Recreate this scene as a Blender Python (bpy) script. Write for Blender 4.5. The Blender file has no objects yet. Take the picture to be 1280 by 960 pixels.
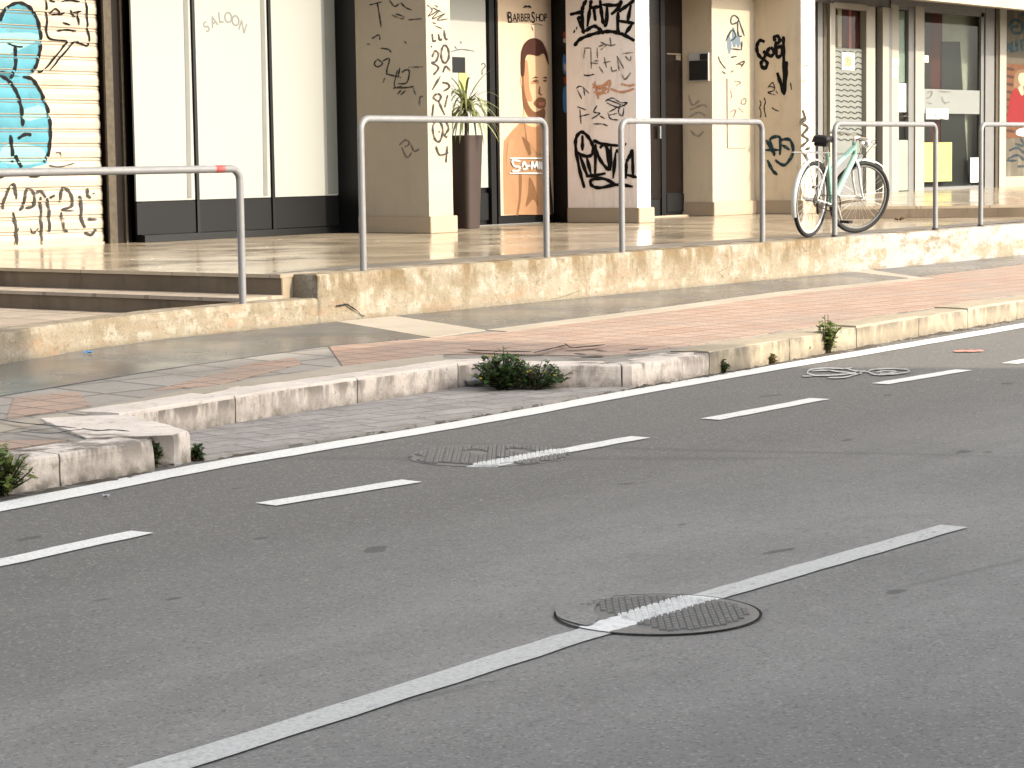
import bpy, bmesh, math, random
from mathutils import Vector, Matrix, noise as mnoise
from mathutils.geometry import tessellate_polygon
random.seed(7)
scene = bpy.context.scene
COL = scene.collection
rad = math.radians

# ------------------------------------------------------------------ camera model (metres; raised pavement of the shops at z = 0)
F, YAW, PIT, ROL, CZ = 2886.0, rad(37.37), rad(5.545), rad(-0.84), 0.72
FW = Vector((math.cos(YAW)*math.cos(PIT), math.sin(YAW)*math.cos(PIT), -math.sin(PIT)))
_r = Vector((math.sin(YAW), -math.cos(YAW), 0.0)); _u = _r.cross(FW)
RT = _r*math.cos(ROL) + _u*math.sin(ROL); UP = _u*math.cos(ROL) - _r*math.sin(ROL)
CAM = Vector((0, 0, CZ))
def ray(x, y): return FW + RT*((x-640)/F) - UP*((y-480)/F)
def gz(x, y, z): d = ray(x, y); return CAM + d*((z-CZ)/d.z)
def gy(x, y, Y): d = ray(x, y); return CAM + d*(Y/d.y)
def gx(x, y, X): d = ray(x, y); return CAM + d*(X/d.x)

# ------------------------------------------------------------------ materials
class NT:
    def __init__(s, name):
        s.m = bpy.data.materials.new(name); s.m.use_nodes = True
        s.t = s.m.node_tree; s.b = s.t.nodes['Principled BSDF']; s.out = s.t.nodes['Material Output']
        s.co = s.t.nodes.new('ShaderNodeTexCoord').outputs['Object']
    def N(s, typ, **kw):
        n = s.t.nodes.new(typ)
        for k, v in kw.items(): setattr(n, k, v)
        return n
    def L(s, a, b): s.t.links.new(a, b)
    def val(s, sock, v):
        if hasattr(v, 'is_output') or isinstance(v, bpy.types.NodeSocket): s.L(v, sock)
        elif isinstance(v, (tuple, list)) and len(v) == 3 and sock.type == 'RGBA': sock.default_value = (*v, 1)
        else: sock.default_value = v
    def map(s, scale=(1, 1, 1), rot=(0, 0, 0), loc=(0, 0, 0), v=None):
        n = s.N('ShaderNodeMapping'); s.L(v or s.co, n.inputs[0])
        n.inputs['Scale'].default_value = scale; n.inputs['Rotation'].default_value = rot; n.inputs['Location'].default_value = loc
        return n.outputs[0]
    def noise(s, scale, detail=4, rough=.55, v=None, dist=0):
        n = s.N('ShaderNodeTexNoise'); s.L(v or s.co, n.inputs['Vector'])
        n.inputs['Scale'].default_value = scale; n.inputs['Detail'].default_value = detail
        n.inputs['Roughness'].default_value = rough; n.inputs['Distortion'].default_value = dist
        return n.outputs['Fac']
    def vor(s, scale, feature='F1', v=None, out='Distance'):
        n = s.N('ShaderNodeTexVoronoi', feature=feature); s.L(v or s.co, n.inputs['Vector']); n.inputs['Scale'].default_value = scale
        return n.outputs[out]
    def ramp(s, fac, *stops):
        n = s.N('ShaderNodeValToRGB'); s.L(fac, n.inputs[0]); e = n.color_ramp.elements
        while len(e) < len(stops): e.new(.5)
        for el, (p, c) in zip(e, stops):
            el.position = p; el.color = (*c, 1) if isinstance(c, (tuple, list)) else (c, c, c, 1)
        return n.outputs[0]
    def mix(s, fac, a, b, mode='MIX'):
        n = s.N('ShaderNodeMix', data_type='RGBA', blend_type=mode)
        s.val(n.inputs[0], fac); s.val(n.inputs[6], a); s.val(n.inputs[7], b)
        return n.outputs[2]
    def math(s, op, a, b=0.0, clamp=False):
        n = s.N('ShaderNodeMath', operation=op, use_clamp=clamp); s.val(n.inputs[0], a); s.val(n.inputs[1], b)
        return n.outputs[0]
    def xyz(s, v=None):
        n = s.N('ShaderNodeSeparateXYZ'); s.L(v or s.co, n.inputs[0]); return n.outputs
    def bump(s, h, strength=.5, dist=.01):
        n = s.N('ShaderNodeBump'); n.inputs['Strength'].default_value = strength; n.inputs['Distance'].default_value = dist
        s.L(h, n.inputs['Height']); s.L(n.outputs[0], s.b.inputs['Normal'])
    def fin(s, col=None, rough=None, metal=None, spec=None):
        if col is not None: s.val(s.b.inputs['Base Color'], col)
        if rough is not None: s.val(s.b.inputs['Roughness'], rough)
        if metal is not None: s.val(s.b.inputs['Metallic'], metal)
        if spec is not None: s.val(s.b.inputs['Specular IOR Level'], spec)
        return s.m

def simple(name, col, rough=.6, metal=0, var=.12, scale=6, bump=0, bscale=60, spec=.16):
    m = NT(name)
    n = m.noise(scale, 5)
    c = m.mix(n, tuple(x*(1-var*1.5) for x in col), tuple(min(1, x*(1+var*1.5)) for x in col))
    if bump: m.bump(m.noise(bscale, 3), bump, .004)
    return m.fin(c, rough, metal, spec)

def asphalt_nodes(m, base=(.174, .163, .143)):
    y = m.xyz()[1]
    big = m.noise(.7, 4, .6)
    streak = m.noise(1.0, 5, .6, m.map((.14, 1.9, 1), (0, 0, rad(1.5))))
    track = m.math('SINE', m.math('MULTIPLY', y, 3.3))
    med = m.noise(9, 5, .65)
    grain = m.noise(240, 2, .7)
    spk = m.vor(130, out='Color')
    lo = tuple(b*.8 for b in base); hi = tuple(b*1.2 for b in base)
    c = m.mix(m.ramp(big, (.32, 0), (.68, 1)), lo, hi)
    c = m.mix(m.math('MULTIPLY', m.ramp(track, (.2, 0), (1, 1)), m.ramp(big, (.3, .28), (.6, .08))), c, tuple(b*.7 for b in base))
    c = m.mix(m.ramp(streak, (.50, 0), (.66, .5)), c, tuple(b*1.42 for b in base))
    c = m.mix(m.ramp(streak, (.3, .4), (.44, 0)), c, tuple(b*.72 for b in base))
    c = m.mix(m.math('MULTIPLY', m.ramp(med, (.35, 1), (.5, 0)), .25), c, tuple(b*.7 for b in base))
    # newer, darker surface beside the cycle lane
    wob = m.math('ADD', y, m.math('MULTIPLY', m.noise(.9, 3), .5))
    c = m.mix(m.ramp(m.math('DIVIDE', m.math('SUBTRACT', wob, 4.0), 3.0, True), (0.05, 0), (.5, .85)), c, tuple(b*.60 for b in base))
    sv = m.xyz(spk)[0]
    c = m.mix(m.ramp(sv, (.88, 0), (.93, .35)), c, (.34, .325, .29))
    c = m.mix(m.ramp(sv, (.08, .4), (.14, 0)), c, (.03, .03, .03))
    c = m.mix(m.math('MULTIPLY', m.ramp(grain, (.36, 1), (.56, 0)), .38), c, tuple(b*.45 for b in base))
    c = m.mix(m.ramp(m.noise(150, 3, .75), (.54, 0), (.7, .22)), c, tuple(b*1.5 for b in base))
    # tar spots and fine cracks
    c = m.mix(m.ramp(m.noise(3.1, 2, .4, m.map((1, 1.6, 1), loc=(9, 2, 0))), (.735, 0), (.75, .6)), c, (.035, .033, .03))
    fc = m.vor(.42, 'DISTANCE_TO_EDGE', m.map((.5, 1, 1), loc=(3.3, 1.2, 0), v=m.mix(.16, m.co, m.N('ShaderNodeTexNoise').outputs['Color'])))
    c = m.mix(m.math('MULTIPLY', m.ramp(fc, (.0025, .38), (.007, 0)), m.ramp(m.noise(.55, 2), (.5, 0), (.58, 1))), c, tuple(b*.35 for b in base))
    h = m.math('ADD', m.math('MULTIPLY', grain, .6), m.math('MULTIPLY', sv, .4))
    return c, h
def mat_asphalt():
    m = NT('asphalt'); c, h = asphalt_nodes(m); m.bump(h, .55, .006); return m.fin(c, .82, spec=.35)
def mat_paint(name, wear=.5, tone=.72):
    m = NT(name); c, h = asphalt_nodes(m)
    n1 = m.noise(22, 6, .75, m.map((.55, 1.6, 1))); n2 = m.noise(1.3, 3)
    f = m.math('ADD', m.math('MULTIPLY', n1, .75), m.math('MULTIPLY', n2, .25))
    f = m.ramp(f, (wear-.1, .05), (wear, .96))
    g = m.noise(75, 4, .85)
    w = m.mix(m.ramp(g, (.34, .75), (.58, 0)), (tone, tone*.965, tone*.87), (tone*.55, tone*.54, tone*.5))
    m.bump(h, .4, .004)
    return m.fin(m.mix(f, c, w), .7, spec=.3)

def mat_terrace():
    m = NT('polished_travertine')
    v = m.map((1, 1, 1), (0, 0, rad(90)))
    br = m.N('ShaderNodeTexBrick'); m.L(v, br.inputs['Vector'])
    for k, x in (('Scale', 1.0), ('Mortar Size', .004), ('Mortar Smooth', .2), ('Brick Width', .9), ('Row Height', .42), ('Bias', 0)): br.inputs[k].default_value = x
    br.inputs['Color1'].default_value = (.265, .212, .142, 1); br.inputs['Color2'].default_value = (.335, .28, .198, 1); br.inputs['Mortar'].default_value = (.10, .08, .055, 1)
    vein = m.noise(3, 6, .6, m.map((3.2, .5, 1)), 1.2)
    c = m.mix(m.ramp(vein, (.4, .4), (.62, 0)), br.outputs['Color'], (.22, .165, .115))
    dirt = m.noise(1.3, 6, .65)
    c = m.mix(m.ramp(dirt, (.5, 0), (.75, .5)), c, (.16, .14, .115))
    rough = m.ramp(m.noise(1.4, 4, .6), (.38, .10), (.72, .30))
    m.bump(m.noise(5, 3), .025, .01)
    return m.fin(c, rough, spec=.6)

def mat_wallstone():
    m = NT('weathered_limestone')
    x, y, z = m.xyz()
    n1 = m.noise(2.3, 7, .65); n2 = m.noise(7, 6, .7); n3 = m.noise(30, 5, .7)
    c = m.mix(m.ramp(n1, (.35, 0), (.65, 1)), (.165, .137, .094), (.215, .186, .138))
    c = m.mix(m.ramp(n2, (.5, 0), (.58, .8)), c, (.265, .24, .19))
    c = m.mix(m.ramp(m.noise(4, 6, .7, m.map((.5, .5, 2.4), loc=(3, 0, 0))), (.52, 0), (.64, .75)), c, (.20, .135, .085))
    # lichen and damp running from the upper edge
    up = m.math('MULTIPLY', m.math('ADD', z, .26), 4.2, True)
    run = m.noise(3.8, 6, .68, m.map((1, 1, .22), loc=(1.7, 0, 0)))
    st = m.math('MULTIPLY', m.ramp(run, (.47, 0), (.57, 1)), up)
    c = m.mix(m.math('MULTIPLY', st, .92), c, m.mix(n2, (.075, .05, .025), (.15, .105, .05)))
    c = m.mix(m.ramp(n3, (.56, 0), (.68, .7)), c, (.10, .08, .05))
    ck = m.vor(1.9, 'DISTANCE_TO_EDGE', m.map((.45, 1, 2.2), v=m.mix(.10, m.co, m.N('ShaderNodeTexNoise').outputs['Color'])))
    c = m.mix(m.math('MULTIPLY', m.ramp(ck, (.006, .55), (.016, 0)), m.ramp(n1, (.52, 0), (.6, 1))), c, (.06, .045, .028))
    c = m.mix(m.math('MULTIPLY', m.ramp(m.math('ADD', z, .33), (0, 1), (.06, 0)), m.ramp(n2, (.35, .2), (.6, .8))), c, (.085, .068, .045))
    # old whitewash brushed over the right hand stretch
    wx = m.ramp(m.math('DIVIDE', m.math('SUBTRACT', x, 17.6), 6.0, True), (0.0, 0), (.12, 1))
    wn = m.ramp(m.noise(2.6, 6, .75, m.map((.8, 1, 2.2))), (.44, 0), (.52, 1))
    c = m.mix(m.math('MULTIPLY', m.math('MULTIPLY', wx, wn), .75), c, (.255, .243, .232))
    m.bump(m.math('ADD', m.math('MULTIPLY', n2, .7), m.math('MULTIPLY', n3, .4)), .9, .03)
    return m.fin(c, .9, spec=.2)

def mat_kerb(name, a, b):
    m = NT(name)
    x, y, z = m.xyz()
    n1 = m.noise(2.8, 6, .65); n2 = m.noise(14, 5, .7); n3 = m.noise(60, 3, .7)
    c = m.mix(m.ramp(n1, (.35, 0), (.65, 1)), a, b)
    face = m.math('LESS_THAN', z, -.372)
    run = m.noise(5.5, 4, .7, m.map((1, 1, .3)))
    low = m.math('MULTIPLY', m.math('ADD', z, .505), 7.5, True)
    st = m.math('MULTIPLY', m.math('MULTIPLY', m.ramp(run, (.44, 0), (.56, 1)), low), face)
    c = m.mix(m.math('MULTIPLY', st, .85), c, (.085, .07, .055))
    c = m.mix(m.ramp(n2, (.54, 0), (.7, .65)), c, (.20, .165, .13))
    c = m.mix(m.ramp(m.noise(30, 5, .75), (.62, 0), (.68, .7)), c, (.09, .075, .06))
    foot = m.math('MULTIPLY', m.ramp(m.math('ADD', z, .5), (0, .9), (.07, 0)), m.ramp(n2, (.3, 0), (.55, 1)))
    c = m.mix(foot, c, (.10, .085, .065))
    m.bump(m.math('ADD', m.math('MULTIPLY', n2, .6), m.math('MULTIPLY', n3, .4)), .6, .012)
    return m.fin(c, .8, spec=.3)

def mat_tiles(name, c1, c2, mortar, size=.2, rough=.75):
    m = NT(name)
    br = m.N('ShaderNodeTexBrick', offset=.0); m.L(m.map(rot=(0, 0, rad(2))), br.inputs['Vector'])
    for k, x in (('Scale', 1.0), ('Mortar Size', size*.045), ('Brick Width', size), ('Row Height', size), ('Bias', 0)): br.inputs[k].default_value = x
    br.inputs['Color1'].default_value = (*c1, 1); br.inputs['Color2'].default_value = (*c2, 1); br.inputs['Mortar'].default_value = (*mortar, 1)
    d = m.noise(1.8, 6, .7)
    c = m.mix(m.ramp(d, (.45, 0), (.7, .6)), br.outputs['Color'], tuple(x*.62+.03 for x in c1))
    c = m.mix(m.ramp(m.noise(.9, 7, .72, m.map(loc=(7, 3, 0))), (.46, 0), (.68, .7)), c, (.205, .18, .148))
    c = m.mix(m.ramp(m.noise(17, 5, .8), (.62, 0), (.67, .7)), c, (.085, .07, .055))
    pits = m.vor(38); 
    c = m.mix(m.ramp(pits, (.0, .3), (.42, 0)), c, tuple(x*.5 for x in c1))
    c = m.mix(m.ramp(m.noise(26, 5, .75, m.map((.5, 1.3, 1))), (.56, 0), (.75, .5)), c, tuple(min(1, x*1.25+.05) for x in c2))
    m.bump(m.math('ADD', m.math('MULTIPLY', br.outputs['Fac'], -.6), m.math('MULTIPLY', pits, .5)), .5, .008)
    return m.fin(c, rough, spec=.3)

def mat_resin():
    m = NT('smooth_grey_paving')
    c = m.mix(m.ramp(m.noise(1.6, 6, .65), (.3, 0), (.7, 1)), (.050, .052, .054), (.074, .077, .080))
    c = m.mix(m.ramp(m.noise(40, 4, .7), (.55, 0), (.8, .4)), c, (.06, .055, .05))
    rough = m.ramp(m.noise(.9, 4, .6), (.4, .2), (.72, .42))
    m.bump(m.noise(60, 3), .06, .004)
    return m.fin(c, rough, spec=.42)

def mat_pavers():
    m = NT('worn_grey_pavers')
    br = m.N('ShaderNodeTexBrick'); m.L(m.map(rot=(0, 0, rad(9))), br.inputs['Vector'])
    for k, x in (('Scale', 1.0), ('Mortar Size', .007), ('Brick Width', .34), ('Row Height', .17), ('Bias', 0)): br.inputs[k].default_value = x
    br.inputs['Color1'].default_value = (.25, .225, .20, 1); br.inputs['Color2'].default_value = (.32, .29, .25, 1); br.inputs['Mortar'].default_value = (.13, .115, .10, 1)
    n = m.noise(4, 7, .7); n2 = m.noise(22, 5, .75, m.map((.5, 1.2, 1)))
    c = m.mix(m.ramp(n, (.42, 0), (.7, .75)), br.outputs['Color'], (.16, .145, .125))
    c = m.mix(m.ramp(n2, (.6, 0), (.66, .85)), c, (.06, .05, .042))
    c = m.mix(m.ramp(m.noise(11, 5, .7, m.map(loc=(5, 5, 0))), (.55, 0), (.75, .6)), c, (.40, .37, .33))
    m.bump(m.math('SUBTRACT', n2, br.outputs['Fac']), .6, .012)
    return m.fin(c, .85, spec=.25)

def mat_plaster(name, a, b, dirt=(.22, .19, .15), amt=.45):
    m = NT(name)
    n = m.noise(1.3, 6, .6); st = m.noise(3.0, 6, .7, m.map((1.6, 1.6, .35)))
    c = m.mix(m.ramp(n, (.3, 0), (.7, 1)), a, b)
    c = m.mix(m.ramp(st, (.52, 0), (.75, amt)), c, dirt)
    z = m.xyz()[2]
    c = m.mix(m.math('MULTIPLY', m.ramp(z, (0, 1), (.5, 0)), m.math('MULTIPLY', m.noise(6, 5), .5)), c, dirt)
    m.bump(m.noise(70, 4, .7), .25, .004)
    return m.fin(c, .85, spec=.25)

def mat_shutter():
    m = NT('cream_shutter_paint')
    n = m.noise(2.2, 6, .65); s = m.noise(9, 6, .7, m.map((.25, 1, 5)))
    c = m.mix(m.ramp(n, (.35, 0), (.65, 1)), (.255, .205, .15), (.295, .248, .19))
    c = m.mix(m.ramp(s, (.55, 0), (.72, .55)), c, (.19, .135, .09))
    c = m.mix(m.ramp(m.noise(5, 4, .7, m.map((.3, 1, 3), loc=(4, 0, 2))), (.6, 0), (.7, .5)), c, (.36, .22, .10))
    return m.fin(c, .6, spec=.4)

def mat_glass():
    m = NT('shop_glass')
    tr = m.N('ShaderNodeBsdfTransparent'); tr.inputs[0].default_value = (.86, .9, .88, 1)
    gl = m.N('ShaderNodeBsdfGlossy'); gl.inputs['Roughness'].default_value = .02
    fr = m.N('ShaderNodeFresnel'); fr.inputs[0].default_value = 1.5
    mx = m.N('ShaderNodeMixShader'); m.L(m.math('MULTIPLY', m.math('MULTIPLY', fr.outputs[0], .55), m.math('SUBTRACT', 1.0, m.N('ShaderNodeNewGeometry').outputs['Backfacing'])), mx.inputs[0]); m.L(tr.outputs[0], mx.inputs[1]); m.L(gl.outputs[0], mx.inputs[2])
    m.L(mx.outputs[0], m.out.inputs[0]); return m.m

def mat_galv():
    m = NT('galvanised_steel')
    c = m.mix(m.noise(14, 5, .7), (.125, .123, .12), (.19, .187, .182))
    c = m.mix(m.ramp(m.noise(5, 6, .75), (.62, 0), (.7, .5)), c, (.23, .17, .13))
    return m.fin(c, m.ramp(m.noise(9, 3), (.3, .45), (.7, .65)), .3, .4)

def mat_leaf(name, a, b):
    m = NT(name)
    g = m.N('ShaderNodeNewGeometry').outputs['Random Per Island']
    c = m.mix(g, a, b)
    m.b.inputs['Subsurface Weight'].default_value = 0
    tl = m.N('ShaderNodeBsdfTranslucent'); m.L(c, tl.inputs[0])
    mx = m.N('ShaderNodeMixShader'); mx.inputs[0].default_value = .25
    m.fin(c, .5, spec=.4)
    m.L(m.b.outputs[0], mx.inputs[1]); m.L(tl.outputs[0], mx.inputs[2]); m.L(mx.outputs[0], m.out.inputs[0])
    return m.m

M = dict(
    asphalt=mat_asphalt(), line=mat_paint('white_road_paint', .395, .68), dash=mat_paint('worn_road_paint', .43, .66), faint=mat_paint('faded_road_paint', .60, .42),
    symbol=mat_paint('worn_symbol_paint', .50, .46),
    centre=mat_paint('grey_white_road_paint', .43, .47),
    terrace=mat_terrace(), wallstone=mat_wallstone(), resin=mat_resin(), pavers=mat_pavers(),
    kerb=mat_kerb('kerb_limestone', (.43, .37, .31), (.56, .49, .415)), kerb_sunlit=mat_kerb('kerb_limestone_sunlit', (.24, .20, .135), (.30, .255, .18)),  # second, yellower kerb tone paints in the look of the sunlit stretch
    red=mat_tiles('red_paving_tiles', (.27, .175, .125), (.32, .225, .165), (.14, .095, .068)),
    greytile=mat_tiles('grey_paving_tiles', (.20, .18, .15), (.26, .235, .20), (.12, .107, .09), .4),
    cream=mat_plaster('cream_stone_band', (.27, .23, .17), (.34, .295, .23)),
    border=simple('grey_border_stone', (.105, .095, .082), .4, var=.2, scale=3),
    step=mat_plaster('shaded_riser_stone', (.10, .073, .048), (.17, .13, .09), (.035, .026, .018), .8),  # shade on the step risers put into a darker stone colour
    lowfloor=mat_tiles('pale_pink_paving', (.24, .19, .14), (.29, .24, .185), (.15, .12, .09), .5),
    plaster=mat_plaster('beige_plaster', (.25, .21, .152), (.285, .242, .178)), plaster_pink=mat_plaster('pink_beige_plaster', (.66, .575, .51), (.72, .635, .57)),
    plaster_brown=mat_plaster('tan_plaster', (.43, .35, .245), (.48, .395, .28)), plaster_pale=mat_plaster('pale_plaster', (.235, .20, .15), (.275, .238, .185)),
    endwall=mat_plaster('drab_plaster', (.052, .043, .029), (.064, .054, .038)),
    plinth=mat_plaster('travertine_plinth', (.24, .185, .12), (.28, .22, .15)),
    shutter=mat_shutter(), black=simple('black_frame', (.0015, .0015, .0015), .4, spec=.3), charcoal=simple('charcoal_panel', (.0025, .0025, .0027), .5, spec=.2),
    brown=simple('dark_brown_metal', (.006, .0035, .0025), .5), bronze=simple('weathered_bronze', (.05, .04, .027), .6, var=.4, scale=20),
    white=simple('white_blind', (.205, .205, .185), .45, var=.02, scale=1.5), grey_strip=simple('grey_blind_edge', (.11, .11, .10), .6), white2=simple('white_paper', (.33, .325, .31), .6, var=.03),
    lettering=simple('pale_grey_lettering', (.115, .115, .10), .6), galv=mat_galv(), flange=simple('dark_base_flange', (.05, .045, .04), .6),
    alu=simple('grey_aluminium', (.135, .132, .125), .4, .3, var=.08), cream_frame=simple('cream_door_frame', (.21, .195, .162), .5, var=.06), glass=mat_glass(),
    ink=simple('black_spray', (.004, .0036, .0036), .7, spec=.1), inkg=simple('grey_marker', (.026, .023, .02), .8, var=.4, scale=40), inkl=simple('faint_marker', (.11, .092, .075), .7, var=.3, scale=40),
    inkp=simple('pale_scribble', (.30, .255, .20), .7), orange=simple('orange_spray', (.50, .23, .12), .7, var=.2, scale=30), teal=simple('teal_spray', (.006, .026, .032), .6, var=.3, scale=20),
    tealdark=simple('slate_spray', (.012, .02, .024), .6, var=.3, scale=20), bluegrey=simple('blue_grey_spray', (.075, .095, .115), .7),
    sky_blue=simple('light_blue_spray', (.042, .145, .18), .5, var=.3, scale=4), mint_spray=simple('mint_spray', (.12, .24, .22), .5, var=.2, scale=4),
    pot=simple('brown_planter', (.030, .0205, .0165), .55, var=.1), soil=simple('potting_soil', (.03, .022, .015), .95), bark=simple('plant_stem', (.05, .04, .025), .9, var=.3, scale=30),
    yucca=mat_leaf('yucca_leaf', (.035, .05, .011), (.20, .205, .075)), weed=mat_leaf('weed_leaf', (.018, .042, .009), (.055, .105, .022)), weedlight=mat_leaf('bright_weed_leaf', (.06, .10, .02), (.17, .20, .05)),
    dryweed=mat_leaf('dry_weed_leaf', (.11, .10, .03), (.22, .18, .06)), yellow=simple('yellow_petal', (.60, .48, .03), .6),
    tyre=simple('tyre_rubber', (.015, .015, .015), .7), darkrim=simple('dark_rim', (.10, .097, .09), .5, .2), rim=simple('pale_rim', (.4, .39, .36), .35, .2), chrome=simple('bike_chrome', (.55, .54, .52), .28, .85), mint=simple('mint_bike_paint', (.17, .285, .235), .3, var=.05),
    bikewhite=simple('white_bike_paint', (.42, .425, .40), .35), seatblack=simple('black_saddle', (.014, .013, .013), .5), grip=simple('grey_grip', (.3, .29, .27), .6),
    iron=simple('cast_iron', (.105, .095, .085), .6, .2, var=.3, scale=12), gap=simple('dark_gap', (.01, .009, .008), .9), dirt=simple('gutter_soil', (.07, .058, .045), .95, var=.5, scale=18),
    poster_bg=simple('poster_peach', (.33, .255, .18), .4, var=.04), skin=simple('poster_skin', (.33, .22, .13), .4, var=.05), skinlo=simple('poster_skin_shade', (.22, .115, .06), .4), hair=simple('poster_hair', (.035, .014, .01), .4),
    beard=simple('poster_beard', (.10, .045, .022), .4), coat=simple('poster_coat', (.19, .105, .055), .4, var=.12, scale=7), coatlo=simple('poster_coat_fold', (.10, .05, .024), .4), scarf=simple('poster_scarf', (.25, .16, .115), .4), lip=simple('poster_lip', (.2, .08, .05), .4),
    red_paint=simple('red_fabric_print', (.115, .003, .003), .5, var=.1), brick_orange=simple('orange_print', (.075, .028, .009), .5, var=.3, scale=9), brown_print=simple('brown_print', (.025, .01, .004), .5), blond=simple('blond_print', (.10, .055, .028), .5),
    curtain=simple('dark_red_curtain', (.040, .006, .0045), .8), board=simple('dark_board', (.006, .005, .004), .6), yellow_panel=simple('yellow_panel', (.25, .235, .085), .5), mint_panel=simple('pale_green_panel', (.15, .17, .14), .5),
    frosted=simple('frosted_film', (.13, .136, .125), .4, var=.04), interior=simple('cream_interior', (.20, .185, .15), .8), dark_int=simple('dark_interior', (.02, .017, .014), .7), film=simple('patterned_film', (.12, .125, .11), .5), filmline=simple('film_wave_line', (.012, .012, .011), .5),
    door_glass=simple('dark_door_glass', (.006, .004, .003), .2, spec=.2), blue=simple('blue_print', (.03, .13, .33), .4), redprint=simple('red_print', (.22, .035, .03), .4), litter_red=simple('pink_litter', (.62, .20, .15), .6),
    apartment=simple('opposite_render', (.40, .36, .30), .9), opp_glass=simple('opposite_window', (.03, .035, .04), .15), ground=simple('bare_ground', (.16, .14, .12), .9, var=.3, scale=1),
)
def fade(mat, lo, hi, scale):
    # sprayed and felt-pen marks that have worn thin in places
    t = mat.node_tree; b = t.nodes['Principled BSDF']; out = t.nodes['Material Output']
    co_ = t.nodes.new('ShaderNodeTexCoord'); n = t.nodes.new('ShaderNodeTexNoise'); n.inputs['Scale'].default_value = scale; n.inputs['Detail'].default_value = 6; n.inputs['Roughness'].default_value = .75
    t.links.new(co_.outputs['Object'], n.inputs['Vector'])
    rp = t.nodes.new('ShaderNodeValToRGB'); rp.color_ramp.elements[0].position = lo; rp.color_ramp.elements[1].position = hi; t.links.new(n.outputs['Fac'], rp.inputs[0])
    tr = t.nodes.new('ShaderNodeBsdfTransparent'); mx = t.nodes.new('ShaderNodeMixShader')
    t.links.new(rp.outputs[0], mx.inputs[0]); t.links.new(b.outputs[0], mx.inputs[1]); t.links.new(tr.outputs[0], mx.inputs[2]); t.links.new(mx.outputs[0], out.inputs[0])
fade(M['inkg'], .50, .72, 14); fade(M['inkl'], .42, .66, 16); fade(M['teal'], .52, .74, 18); fade(M['tealdark'], .5, .72, 18); fade(M['orange'], .45, .66, 22); fade(M['ink'], .62, .82, 12); fade(M['sky_blue'], .56, .9, 9); fade(M['inkp'], .42, .7, 14)
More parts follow.
